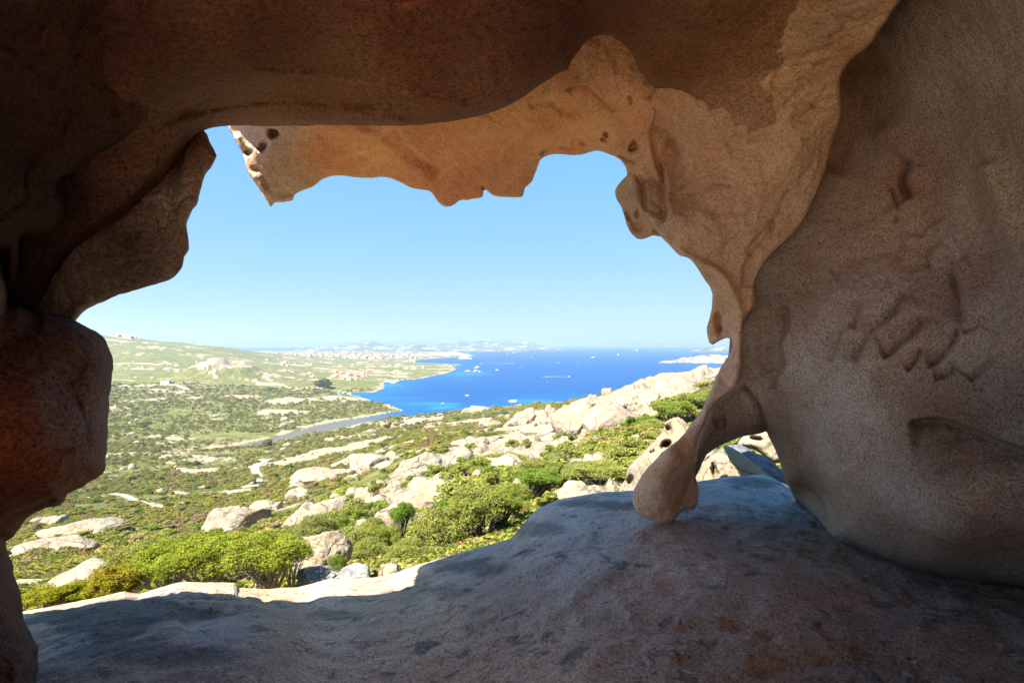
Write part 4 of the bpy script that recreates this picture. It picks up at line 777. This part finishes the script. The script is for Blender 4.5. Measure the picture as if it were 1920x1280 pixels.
def crown_geo(seed, blobs, nleaf, size, flat=.75, dome=True, zlo=.35, spread=.5, lsp=.5):
    """leaves gathered in clumps; unit plant: one wide, one high"""
    rg = np.random.default_rng(seed); Bc = []
    for k in range(blobs):
        for _ in range(50):
            r = spread*math.sqrt(rg.random())*.78; th = rg.random()*6.283; x, y = r*math.cos(th), r*math.sin(th)
            zt = zlo+(.88-zlo)*math.sqrt(max(0, 1-(r/spread)**2))*rg.uniform(.35 if dome else .1, 1)
            if all((x-c[0])**2+(y-c[1])**2+(zt-c[2])**2 > (.10 if blobs > 10 else .16)**2 for c in Bc): break
        Bc.append((x, y, zt, rg.uniform(.11,.19)*(1.25 if blobs < 12 else 1)))
    Bc = np.array(Bc); w_ = Bc[:,3]**2; k = rg.choice(len(Bc), nleaf, p=w_/w_.sum()); dr = rg.normal(size=(nleaf,3)); dr[:,2] += .35; dr /= np.linalg.norm(dr, axis=1)[:,None]
    sub = 1+.28*vnoise(dr*3.2+k[:,None]*5.1, seed); P = Bc[k,:3]+dr*(Bc[k,3]*sub*rg.uniform(.62,1.08,nleaf)**.7)[:,None]*np.array([1,1,flat])
    nrm = dr+rg.normal(size=(nleaf,3))*lsp; nrm /= np.linalg.norm(nrm, axis=1)[:,None]; a = np.cross(nrm, rg.normal(size=(nleaf,3))); a /= np.linalg.norm(a, axis=1)[:,None]; b_ = np.cross(nrm, a)
    s = size*rg.uniform(.6,1.3,nleaf)[:,None]; V = np.stack([P-a*s, P-b_*s*.5+nrm*s*.1, P+a*s, P+b_*s*.5+nrm*s*.1], 1).reshape(-1,3)
    tint = np.repeat((rg.uniform(.72,1.2,nleaf)*(1+.25*vnoise(P*9, seed+5)))[:,None]*np.array([1,1,1.]), 4, 0); yel = np.repeat(rg.random(nleaf) < .12, 4); tint[yel] *= [1.5,1.2,.9]
    return V, np.arange(4*nleaf).reshape(-1,4), tint, Bc
def stem_geo(seed, Bc, r0=.02, multi=5, base=(0,0), wig=.05):
    rg = np.random.default_rng(seed); Vs = []; Fs = []; n0 = 0
    roots = [np.array([base[0]+rg.normal()*.05, base[1]+rg.normal()*.05, -.03]) for _ in range(multi)]
    for c in Bc:
        rt = roots[rg.integers(multi)]; e = c[:3]; n = 9; t = np.linspace(0, 1, n)[:,None]; mid = np.array([rt[0]*.5+e[0]*.5+rg.normal()*.06, rt[1]*.5+e[1]*.5+rg.normal()*.06, e[2]*.45])
        p = (1-t)**2*rt+2*t*(1-t)*mid+t*t*e+np.cumsum(rg.normal(size=(n,3))*wig*.25, 0)*t
        V, Fc = tube(p, r0*(1-.8*t[:,0])*rg.uniform(.5,1.1)); Vs.append(V); Fs.append(Fc+n0); n0 += len(V)
        for _ in range(3):
            q0 = p[rg.integers(4, 8)]; e2 = q0+rg.normal(size=3)*.11+[0,0,.06]; tt = np.linspace(0,1,5)[:,None]; p2 = q0*(1-tt)+e2*tt+rg.normal(size=(5,3))*.012*tt
            V, Fc = tube(p2, r0*.35*(1-.8*tt[:,0]), 4); Vs.append(V); Fs.append(Fc+n0); n0 += len(V)
    return np.vstack(Vs), np.vstack(Fs)
PROTO = {}
def proto(key, kind_name, seed, mat, barkm, **kw):
    """mesh data for one kind of plant: crown and stems"""
    st = kw.pop('stem', {}); V, Fc, tint, Bc = crown_geo(seed, **kw)
    root = empty(kind_name); cr = mesh_np('crown', V, [Fc], mat, root, tint, smooth=False)
    st_d = dict(r0=.018, multi=4); st_d.update(st); tV, tF = stem_geo(seed+1, Bc, **st_d); tr = mesh_np('trunk' if st_d['multi'] == 1 else 'stems', tV, [tF], barkm, root)
    PROTO[key] = [root, cr, tr, False]; return root
def plant(key, px, py, wpx, hpx, label, cat, d=None, group=None, rot=None, mat=None, name=None, sink=0):
    if d is None: x, y, z = hit(px, py)
    else: x, y, z = (px-CX)/F*d, d, -(py-CY)/F*d
    P = PROTO[key]
    if not P[3] and mat is None: root = P[0]; P[3] = True; cr, tr = P[1], P[2]
    else:
        root = P[0].copy(); C.objects.link(root); cr = P[1].copy(); tr = P[2].copy()
        for k in (cr, tr): C.objects.link(k); k.parent = root
        if mat: cr.data = cr.data.copy(); cr.data.materials[0] = mat
    if name: root.name = name
    root.location = (x, y, z-sink); root.scale = (wpx/F*y, wpx/F*y, hpx/F*y); root.rotation_euler.z = random.uniform(0, 6.28) if rot is None else rot
    for k in list(root.keys()): del root[k]
    tag(root, label, cat, group); return root
proto('near_a', 'shrub', 1, L_bright, M_bark, blobs=26, nleaf=15000, size=.017, zlo=.42, stem=dict(r0=.022, multi=6))
proto('near_b', 'shrub', 2, L_bright, M_bark, blobs=22, nleaf=14000, size=.018, zlo=.36, stem=dict(r0=.02, multi=5))
proto('near_c', 'shrub', 3, L_olive, M_bark, blobs=20, nleaf=7500, size=.018, zlo=.4, stem=dict(r0=.018, multi=6))
proto('low', 'shrub', 4, L_yellow, M_bark2, blobs=22, nleaf=6500, size=.026, zlo=.25, stem=dict(r0=.012, multi=6))
proto('tree_a', 'tree', 5, L_mid, M_bark2, blobs=30, nleaf=13000, size=.019, zlo=.38, stem=dict(r0=.03, multi=2))
proto('tree_b', 'tree', 6, L_olive, M_bark2, blobs=28, nleaf=13000, size=.018, zlo=.25, stem=dict(r0=.028, multi=2))
proto('tree_c', 'tree', 7, L_deep, M_bark2, blobs=20, nleaf=9000, size=.022, zlo=.55, spread=.46, stem=dict(r0=.035, multi=1, wig=.02))
proto('bush', 'bush', 8, L_mid, M_bark2, blobs=12, nleaf=2600, size=.04, zlo=.2, stem=dict(r0=.02, multi=3))
proto('bush2', 'bush', 9, L_olive, M_bark2, blobs=10, nleaf=2400, size=.042, zlo=.15, stem=dict(r0=.02, multi=3))
p_ = plant
# row of twisted shrubs against the floor rim
p_('near_a', 500, 1104, 165, 108, 'rounded bright green shrub with pale twisted stems, right end of the rim row', 'shrub', d=7.3)
p_('near_a', 392, 1100, 175, 100, 'wide bright green shrub with a dark hollow of bare stems, mid row', 'shrub', d=7.5, rot=2.2)
p_('near_b', 318, 1105, 150, 92, 'lower bright green shrub with leaning stems, left of the middle of the row', 'shrub', d=7.8)
p_('near_c', 265, 1100, 125, 92, 'thin olive shrub with open twigs beside the pale hump', 'shrub', d=9)
p_('near_c', 330, 1070, 160, 66, 'sparse olive shrub showing over the back of the row', 'shrub', d=10.5, rot=1)
p_('near_c', 548, 1096, 74, 102, 'sparse grey-green shrub with bare stems against the big rounded boulder', 'shrub', d=7.9, rot=2)
p_('near_b', 455, 1080, 120, 82, 'bright green shrub rising behind the row', 'shrub', d=9, rot=4)
p_('near_b', 575, 1060, 62, 62, 'small green shrub behind the sparse grey-green one', 'shrub', d=11)
p_('low', 88, 1142, 95, 44, 'low yellow-green leafy shrub at the left end of the rim', 'shrub', d=6.5)
p_('low', 150, 1138, 100, 46, 'low yellow-green leafy shrub in front of the pale hump', 'shrub', d=6.8, rot=1)
p_('low', 212, 1124, 95, 66, 'taller yellow-green leafy shrub between pale hump and shrub row', 'shrub', d=7.0, rot=2)
p_('low', 40, 1150, 60, 36, 'yellow-green leafy shrub against the dark column', 'shrub', d=6.7, rot=3)
p_('near_b', 240, 1120, 60, 40, 'small green shrub low in front of the thin olive shrub', 'shrub', d=7.2, rot=3)
p_('near_c', 634, 1086, 40, 50, 'little sprig shrub growing in front of the big rounded boulder', 'shrub', d=7.7, mat=L_mid)
# trees and bushes below the floor edge
T = [('tree_c',757,1012,56,84,'dark green tree with a bare trunk, right of the bright green bush','tree',17),('tree_a',716,1046,80,78,'bright green round tree touching the dark trunked tree','tree',16),('tree_b',690,1058,90,62,'pale green bush below the bright green round tree','bush',14),
 ('tree_b',818,1050,125,118,'big grey-green tree right of the trunked tree','tree',15),('tree_b',770,1060,90,60,'grey-green bush at the floor edge below the trunked tree','bush',12),('tree_a',892,1022,125,130,'tall mid-green tree above the bend of the floor edge','tree',15.5),('tree_a',935,990,100,96,'mid-green tree with pale new leaves next to the floor edge','tree',17),
 ('tree_b',965,958,80,66,'light green tree highest along the floor edge','tree',19),('tree_a',1010,925,95,62,'rounded green tree behind the floor edge, left of the pale boulder pair','tree',22),('tree_b',1005,900,110,56,'olive tree below the two-hollow outcrop','tree',30),('tree_a',1125,905,130,58,'dense dark green bush spread above the pale boulder pair','bush',28),('tree_b',1085,900,90,50,'olive bush left of the dense dark green bush','bush',30),
 ('tree_b',655,1052,130,70,'blue-green bush behind the big rounded boulder','bush',15),('tree_a',625,1020,70,70,'green bush with upright shoots left of the blue-green bush','bush',20),('tree_b',590,1030,90,80,'grey-green bush above the shrub row','bush',17),('tree_c',866,960,36,44,'small upright green bush against the scooped outcrop','bush',24),('tree_a',845,985,80,60,'green bush at the foot of the scooped outcrop','bush',22),
 ('tree_b',700,1010,60,50,'pale green bush between the two bright trees','bush',20),('bush',915,910,46,40,'round green bush beside the two-hollow outcrop','bush',None),('bush',912,935,34,30,'green bush under the round one','bush',None),('bush',815,905,70,44,'dark olive bush on top of the scooped outcrop','bush',None),('bush',775,925,60,40,'olive bush left of the scooped outcrop','bush',None),
 ('bush',705,935,44,46,'round olive bush growing among the jointed rocks','bush',None),('bush',1110,812,26,38,'dark green conical bush at the foot of the massive ridge rock','bush',None),('bush',1190,812,64,44,'dark green bush under the vertical crack','bush',None),('bush',1215,806,50,40,'bright green bush beside the dark green one under the crack','bush',None),
 ('tree_a',1265,800,110,66,'big green thicket tree between ridge and pillar','tree',None),('tree_a',1300,780,90,60,'green thicket tree touching the pillar','tree',None),('tree_b',1230,815,80,36,'light green bush below the thicket','bush',None),('bush',960,845,40,30,'dark bush on the slope below the skyline rocks','bush',None),('bush',720,842,24,22,'small dark round bush on the far slope','bush',None),
 ('bush',1140,870,60,34,'grey-green bush left of the spire rock','bush',None),('bush',1185,875,60,44,'olive bush beside the spire rock','bush',None),('bush',640,962,40,26,'green bush behind the overhang outcrop','bush',None),('bush2',480,905,40,20,'olive bush beside the white path','bush',None)]
for (k, px, py, wp, hp, lab, cat, d) in T:
    sd = (d or 0); kf = .95 if sd and sd < 25 else .84; p_(k, px, py+ (6 if d else 0), wp*kf, hp*kf, lab, cat, d=d, name=cat, sink=.0)
rg = np.random.default_rng(17); n = 0
for _ in range(1500):
    if n >= 110: break
    px = rg.uniform(60, 1330); py = rg.uniform(790, 1010); x, y, z = hit(px, py)
    if y < 30 or y > 260 or z < SEA+2 or (fbm(np.array([[x, y, 0]]), 1/22., 3, 99)[0] < -.05) or min(seg_dist(np.array([[x, y]]), H_, False)[0][0] for H_, w__ in TRK) < 5: continue
    wm = rg.uniform(1.6, 4.4); wp = wm/y*F
    p_('bush' if rg.random() < .6 else 'bush2', px, py, wp, wp*rg.uniform(.5,.8), sizew(wp, 16, 32)+' rounded wild bush '+where(px, py), 'bush', group='rounded bushes on the slope', name='bush'); n += 1

# unseen rock masses added behind the viewer to darken the right side
for sz, lc, sd in (((3.6,5.2,4.2),(4.6,-1.6,-1.7),501),((3.2,2.4,4.0),(2.0,-4.4,-1.7),502)):
    V, Fc = rock_geo(sz, sd, 5, 3, 7, .8)
    under(mesh_np('shade_wall', V+np.array(lc), [Fc], M_wall, shelter, np.tile([.38,.29,.22], (len(V),1))))
V, Fc = rock_geo((2.1,3.9,2.7), 503, 5, 1, 6, .6)
under(mesh_np('dome', V+np.array((2.55,6.4,1.75)), [Fc], M_rkg, shelter))  # unseen mass added so its shadow falls on rocks in the gap
# scrub: too many to count, one object of scattered low bushes
def scrub():
    rg = np.random.default_rng(23); N = 80000
    px = rg.uniform(-60, 1500, N); d = np.exp(rg.uniform(0, 1, N)**.62*(math.log(1150)-math.log(9))+math.log(9)); x = (px-CX)/F*d; y = d
    fx = np.interp(px, gpx, np.arange(len(gpx))); fy = np.interp(d, gd, np.arange(len(gd))); i = np.clip(fy.astype(int),0,len(gd)-2); j = np.clip(fx.astype(int),0,len(gpx)-2)
    z = ground_z(x, y); rk = rock.reshape(shp)[i,j]; q = np.c_[x, y, x*0]
    vis = TPY[i,j] <= np.minimum.accumulate(TPY, 0)[i,j]+6
    cov = fbm(q, 1/45., 3, 24)+.6*fbm(q, 1/12., 2, 25)
    keep = vis & (rk < .35) & (z > SEA+1.2) & (cov > -.5+.2*rg.random(N)) & ~((px > 400)&(px < 560)&(d < 10))
    for H_, wd_ in TRK:
        keep &= seg_dist(np.c_[x, y], H_, False)[0] > wd_*.5+1.6
    q = np.c_[x, y, z][keep]; sc = (rg.lognormal(0, .38, N)*1.35*(.8+np.clip(d, 0, 900)/430))[keep]; sc = np.minimum(sc, .05*d[keep]+.5)
    me = bpy.data.meshes.new('scrub'); me.vertices.add(len(q)); me.vertices.foreach_set('co', q.astype(np.float32).ravel())
    a = me.attributes.new('scl', 'FLOAT', 'POINT'); a.data.foreach_set('value', sc.astype(np.float32)); a = me.attributes.new('rot', 'FLOAT', 'POINT'); a.data.foreach_set('value', (rg.random(len(q))*6.28).astype(np.float32))
    o = bpy.data.objects.new('scrub', me); C.objects.link(o); tag(o, kind='stuff')
    V, Fc, tint, _ = crown_geo(40, 8, 420, .085, zlo=.12, flat=.7); src = mesh_np('scrub_bush', V, [Fc], L_scrub, None, tint, smooth=False)
    bx, by, bz = hit(300, 960); src.location = (bx, by, bz); src.scale = (3, 3, 2); tag(src, 'low olive bush in the scrub above the fork of the lower path', 'bush'); src.name = 'bush'
    g = bpy.data.node_groups.new('scatter', 'GeometryNodeTree'); g.interface.new_socket('Geometry', in_out='INPUT', socket_type='NodeSocketGeometry'); g.interface.new_socket('Geometry', in_out='OUTPUT', socket_type='NodeSocketGeometry')
    gi = g.nodes.new('NodeGroupInput'); go = g.nodes.new('NodeGroupOutput'); ip = g.nodes.new('GeometryNodeInstanceOnPoints'); oi = g.nodes.new('GeometryNodeObjectInfo'); oi.inputs['Object'].default_value = src; oi.inputs['As Instance'].default_value = True
    def attr(nm):
        n_ = g.nodes.new('GeometryNodeInputNamedAttribute'); n_.data_type = 'FLOAT'; n_.inputs['Name'].default_value = nm; return n_.outputs[0]
    cx = g.nodes.new('ShaderNodeCombineXYZ'); g.links.new(attr('rot'), cx.inputs[2]); cs = g.nodes.new('ShaderNodeCombineXYZ'); s_ = attr('scl')
    ms = g.nodes.new('ShaderNodeMath'); ms.operation = 'MULTIPLY'; ms.inputs[1].default_value = .62; g.links.new(s_, ms.inputs[0])
    g.links.new(s_, cs.inputs[0]); g.links.new(s_, cs.inputs[1]); g.links.new(ms.outputs[0], cs.inputs[2])
    mp_ = g.nodes.new('GeometryNodeMeshToPoints'); g.links.new(gi.outputs[0], mp_.inputs[0]); g.links.new(mp_.outputs[0], ip.inputs['Points']); g.links.new(oi.outputs['Geometry'], ip.inputs['Instance']); g.links.new(cx.outputs[0], ip.inputs['Rotation']); g.links.new(cs.outputs[0], ip.inputs['Scale']); g.links.new(ip.outputs[0], go.inputs[0])
    md = o.modifiers.new('scatter', 'NODES'); md.node_group = g; print('scrub', len(q))
scrub()
# the grove by the cove
for k, (px, py, wm, hm) in enumerate(((598,726,22,15),(607,727,26,20),(615,728,20,14),(592,723,14,10))):
    x, y, z = hit(px, py); p_('tree_a', px, py, wm/y*F, hm/y*F*1.15, 'blue-green tree of the dense grove behind the cove', 'tree', group='grove behind the cove', mat=None, name='tree')

# ------------------------------------------------------------------ town, boats
M_wallA = plain('render_cream', (.62,.50,.36), None, .9); M_wallB = plain('render_ochre', (.58,.40,.25), None, .9); M_wallC = plain('render_white', (.72,.68,.60), None, .9); M_tile = plain('roof_tiles', (.40,.25,.16), (.33,.19,.12), .9); M_white = plain('boat_white', (.8,.8,.79), (.78,.78,.77), .35); M_dark = plain('dark_glass', (.03,.035,.045), None, .2); M_sail = plain('sail_cloth', (.8,.79,.74), (.75,.74,.7), .8); M_foam = plain('foam', (.7,.75,.78), (.5,.6,.7), .9, .1)
def boxv(x0,x1,y0,y1,z0,z1): return np.array([(x,y,z) for z in (z0,z1) for y in (y0,y1) for x in (x0,x1)], float), np.array([[0,2,3,1],[4,5,7,6],[0,1,5,4],[2,6,7,3],[0,4,6,2],[1,3,7,5]])
def house(label, w_, l_, h_, wall, name='house'):
    r = empty(name, label=label, cat='house'); V, Fq = boxv(-w_/2,w_/2,-l_/2,l_/2,-2,h_); V2, F2 = boxv(-w_*.3,w_*.75,l_/2-.2,l_/2+l_*.4,-2,h_*.7)
    b_ = mesh_np('wall', np.vstack([V,V2]), [np.vstack([Fq,F2+8])], wall, r, smooth=False)
    e = .5; hh = w_*.22; V = np.array([(-w_/2-e,-l_/2-e,h_+.02),(w_/2+e,-l_/2-e,h_+.02),(w_/2+e,l_/2+e,h_+.02),(-w_/2-e,l_/2+e,h_+.02),(0,-l_/2-e,h_+hh),(0,l_/2+e,h_+hh)])
    mesh_np('roof', V, [np.array([[0,1,4],[3,5,2]]), np.array([[0,4,5,3],[1,2,5,4],[0,3,2,1]])], M_tile, r, smooth=False)
    ws = []; fs = []; k0 = 0
    for s in (-1, 1):
        for zz in np.arange(1.0, h_-1.2, 2.9):
            for xx in np.linspace(-w_*.33, w_*.33, 3):
                Vw, Fw = boxv(xx-.6, xx+.6, s*l_/2-.06, s*l_/2+.06, zz, zz+1.3); ws.append(Vw); fs.append(Fw+k0); k0 += 8
    o = mesh_np('window', np.vstack(ws), [np.vstack(fs)], M_dark, r, smooth=False); o['kind'] = 'stuff'; del o['kind']
    return r
def copy_tree(o):
    c = o.copy(); C.objects.link(c)
    for ch in o.children: k = ch.copy(); C.objects.link(k); k.parent = c
    return c
prot = [house('x', 13, 11, 6.5, M_wallA), house('x', 18, 12, 9.5, M_wallB), house('x', 12, 10, 6, M_wallC), house('x', 24, 12, 4.2, M_wallB)]
used = [False]*4; rg = np.random.default_rng(31); n = 0
def put_house(k, px, py, label, group=None, s=1.0, dd=None):
    d = -SEA*F/(py-CY) if dd is None else dd; x = (px-CX)/F*d; z = float(ground_z(x, d))
    o = prot[k] if not used[k] else copy_tree(prot[k]); used[k] = True
    o.location = (x, d, z); o.rotation_euler.z = rg.uniform(-.6, .6); o.scale = (s,s,s); o['label'] = label; o['category'] = 'house'
    if group: o['group'] = group
    elif 'group' in o: del o['group']
for (x0,x1,y0,y1,cnt,kk,lab,grp) in ((520,830,662.5,676,190,(0,1,2,1),'house in the dense far town','houses of the far town'),(620,800,684,716,60,(0,3,3,3),'tiled villa on the green headland','villas on the headland'),(500,620,690,716,14,(0,3),'house between rocky hill and grove','houses in the valley'),(830,884,662.3,665,10,(0,2),'house on the town headland tip','houses on the town tip')):
    c0 = 0; tr = 0
    while c0 < cnt and tr < 6000:
        tr += 1; px = rg.uniform(x0, x1); py = rg.uniform(y0, y1); d = -SEA*F/(py-CY); x = (px-CX)/F*d
        if float(shore_dist(np.array([x]), np.array([d]))[0]) < 25: continue
        if fbm(np.array([[x, d, 0]]), 1/160., 2, 77)[0] < -.1 and y1 > 680: continue
        k_ = int(kk[rg.integers(len(kk))]); side_ = 'left' if px < x0+(x1-x0)/3 else ('right' if px > x1-(x1-x0)/3 else 'middle')
        put_house(k_, px, py, ('cream ','tall ochre ','white ','long low ochre ')[k_]+lab+', '+side_+' third, '+('front' if py > (y0+y1)/2 else 'back')+' rows', grp, rg.uniform(.8,1.4)*(1.15 if y1 < 680 else .72)); c0 += 1
for px, py, dd, lab in ((216,632,2350,'lone terracotta house on the left hill crest, leftmost'),(240,632,2350,'lone terracotta house on the left hill crest, to the right of its neighbour'),):
    put_house(3, px, py, lab, None, 1.6, dd)
x, y, z = hit(311, 719); o = copy_tree(prot[2]); o.location = (x, y, z); o['label'] = 'small white hut above the pale bend of the upper track'; o['category'] = 'house'
if 'group' in o: del o['group']

def hull_geo(L, Bm, H):
    st = np.linspace(0, 1, 9); V = []
    for s in st:
        wd = Bm/2*(1-max(0, (s-.45)/.55)**2.2)*(0.85+.15*min(1, s*4)); wd = max(wd, .02); sheer = H*(1+.25*s*s)
        V += [(s*L-L/2,-wd,sheer),(s*L-L/2,-wd*.75,-.2*H),(s*L-L/2,0,-.35*H),(s*L-L/2,wd*.75,-.2*H),(s*L-L/2,wd,sheer)]
    F_ = []
    for i in range(8):
        for j in range(4): a = i*5+j; F_.append((a, a+1, a+6, a+5))
        F_.append((i*5, i*5+5, i*5+9, i*5+4))
    F_.append((0,4,3,1)); return np.array(V), np.array(F_)
def motorboat(label, px, py, L=11, rot=0, wake=0, group=None, name='motorboat'):
    d = -SEA*F/(py-CY); r = empty(name, ((px-CX)/F*d, d, SEA+.1), label, 'boat', group); r.rotation_euler.z = rot
    V, Fq = hull_geo(L, L*.3, L*.11); mesh_np('hull', V, [Fq], M_white, r, smooth=False)
    V, Fq = boxv(-L*.28, L*.12, -L*.10, L*.10, L*.11, L*.22); V[4:,0] *= .85; mesh_np('cabin', V, [Fq], M_white, r, smooth=False)
    V, Fq = boxv(-L*.24, L*.122, -L*.102, L*.102, L*.15, L*.185); mesh_np('window', V, [Fq], M_dark, r, smooth=False)
    if wake:
        n_ = 14; t_ = np.linspace(0, 1, n_); w1 = L*.10+wake*.035*t_; V = np.vstack([np.c_[-L/2-wake*t_, -w1, t_*0+.12], np.c_[-L/2-wake*t_, w1, t_*0+.12]]); i = np.arange(n_-1); mesh_np('wake', V, [np.stack([i, i+1, i+1+n_, i+n_], -1)], M_foam, r)
    return r
def sailboat(label, px, py, L=12, rot=0, group=None):
    d = -SEA*F/(py-CY); r = empty('sailboat', ((px-CX)/F*d, d, SEA+.1), label, 'sailboat', group); r.rotation_euler.z = rot
    V, Fq = hull_geo(L, L*.28, L*.09); mesh_np('hull', V, [Fq], M_white, r, smooth=False)
    V, Fq = tube([(0,0,L*.08),(0,0,L*.7),(0,0,L*1.35)], [.12,.11,.06], 6); mesh_np('mast', V, [Fq], M_white, r)
    for nm, pts in (('mainsail', [(-.15,0,L*.2),(-L*.42,L*.06,L*.2),(-.1,0,L*1.3)]), ('jib', [(.15,0,L*1.15),(L*.46,0,L*.12),(L*.05,L*.05,L*.18)])):
        p = np.array(pts); V = []; n_ = 6
        for i in range(n_+1):
            for j in range(n_+1-i):
                a, b_ = i/n_, j/n_; q = p[0]*(1-a-b_)+p[1]*a+p[2]*b_; q = q+np.array([0, L*.05*math.sin(math.pi*min(1,a*1.2))*(1-b_), 0]); V.append(q)
        idx = {}; k = 0
        for i in range(n_+1):
            for j in range(n_+1-i): idx[i,j] = k; k += 1
        F_ = []
        for i in range(n_):
            for j in range(n_-i):
                F_.append((idx[i,j], idx[i+1,j], idx[i,j+1]))
                if j < n_-i-1: F_.append((idx[i+1,j], idx[i+1,j+1], idx[i,j+1]))
        o = mesh_np(nm, V, [np.array(F_)], M_sail, r); md = o.modifiers.new('thick', 'SOLIDIFY'); md.thickness = .04
    return r
def ferry(px, py):
    d = -SEA*F/(py-CY); r = empty('ferry', ((px-CX)/F*d, d, SEA+.1), 'large white ferry lying off the tip of the town headland', 'ferry'); L = 92
    V, Fq = hull_geo(L, 17, 6); mesh_np('hull', V, [Fq], M_white, r, smooth=False); V, Fq = boxv(-40, 22, -7.5, 7.5, 6.5, 12); mesh_np('deck', V, [Fq], M_white, r, smooth=False)
    V, Fq = boxv(-20, 16, -6, 6, 12, 16.5); mesh_np('bridge', V, [Fq], M_white, r, smooth=False); V, Fq = tube([(-10,0,16),(-10.5,0,20),(-11,0,24)], [3,2.8,2.4], 10); mesh_np('funnel', V, [Fq], M_dark, r); V, Fq = boxv(-38, 20, -7.6, 7.6, 9, 10.2); mesh_np('window', V, [Fq], M_dark, r, smooth=False)
ferry(872, 672.5)
Z = lambda zx, zy: (860+zx/3.556, 600+zy/3.556)
for zx, zy, L, rot, wk, lab in ((483,246,20,.2,0,'white motor yacht alone below the far headland'),(895,249,34,3.3,60,'large white motor yacht with a short wake in mid bay'),(665,286,16,.1,60,'white motorboat with a short wake in the middle of the bay'),(735,377,11,0,110,'speedboat drawing a long white wake across the near bay'),
    (785,199,42,3.1,120,'white boat with a long wake near the tip of the far headland'),(625,209,30,0,80,'white boat off the far headland shore'),(562,209,26,.4,0,'small white boat close under the far headland'),(910,224,22,.5,60,'white boat right behind the large motor yacht'),(152,289,14,3.14,240,'boat with a very long thin wake off the ferry'),(1445,192,30,.3,0,'white boat nearest to the right-hand islet'),(1485,196,26,.8,0,'white boat just left of the pink islet'),(797,282,11,.3,0,'tiny white boat between the speedboat and the mid-bay yacht'),(1360,240,14,.5,0,'tiny white boat above the near cape'),(410,324,10,1,0,'tiny white boat left in the open blue water'),(592,411,6,.5,0,'tiny white boat in the near deep water'),(445+0,178+28,18,.7,0,'small white boat under the high part of the far headland')):
    px, py = Z(zx, zy); motorboat(lab, px, py, L*.75, rot, wk*.7)
for zx, zy, L, lab in ((320,230,13,'sailing boat under the middle of the far headland, left of its neighbour'),(368,222,17,'sailing boat under the middle of the far headland, right of its neighbour'),(1063,236,16,'lone sailing boat with full sails in the right middle of the bay'),(1187,206,26,'tallest sailing boat, below the distant island'),(1272,196,18,'sailing boat right of the tallest one'),(862,181,30,'distant sailing boat near the left end of the distant island'),(720,168,34,'most distant sail on the horizon between headland and island')):
    px, py = Z(zx, zy); sailboat(lab, px, max(py, 647.8), L*.85, random.uniform(-.6,.6))
rg = np.random.default_rng(41)
for k in range(34): motorboat('moored white boat in the marina in front of the town', rg.uniform(640, 780), rg.uniform(677.2, 679.6) if k % 2 else rg.uniform(674.8, 677), rg.uniform(14, 24), rg.uniform(0,3), 0, 'boats moored in the marina')
for k in range(10): motorboat('small white boat moored at the cove beach', rg.uniform(634, 668), rg.uniform(736, 739), 7, rg.uniform(0,3), 0, 'boats moored at the cove')
for k in range(12): motorboat('small white boat at the jetty of the inner bay', rg.uniform(721, 742), rg.uniform(710.5, 714.2) if False else rg.uniform(715.5, 718.5), 9, rg.uniform(0,3), 0, 'boats at the jetty')
# the jetty and rocks in the water
d = -SEA*F/(714-CY); V, Fq = boxv(0, 42, -1.4, 1.4, -1, 1.0); o = mesh_np('jetty', V, [Fq], M_wallC, smooth=False, loc=((720-CX)/F*d, d, SEA)); tag(o, 'pale jetty reaching into the inner bay from the headland', 'jetty')
for px, py, wp, hp, lab in ((962,753.5,22,6,'low cream rock islet in the turquoise water near the shore'),(894,689.5,15,4,'uppermost of the two neighbouring islets off the headland'),(877,696,16,3,'left flat islet of the pair off the headland'),(895,697,18,4.5,'broad pale islet right of the flat one'),(932,694.5,8,3,'smallest islet, alone to the right of the others'),(876,742,10,2.5,'tiny reef rock breaking the near water'),(830,756,9,2,'tiny rock awash in the turquoise shoal')):
    B(px, py, wp, hp, lab, int(px), d=-SEA*F/(py-CY), lumps=3, sub=4, name='islet', cat='islet', sink=.5)
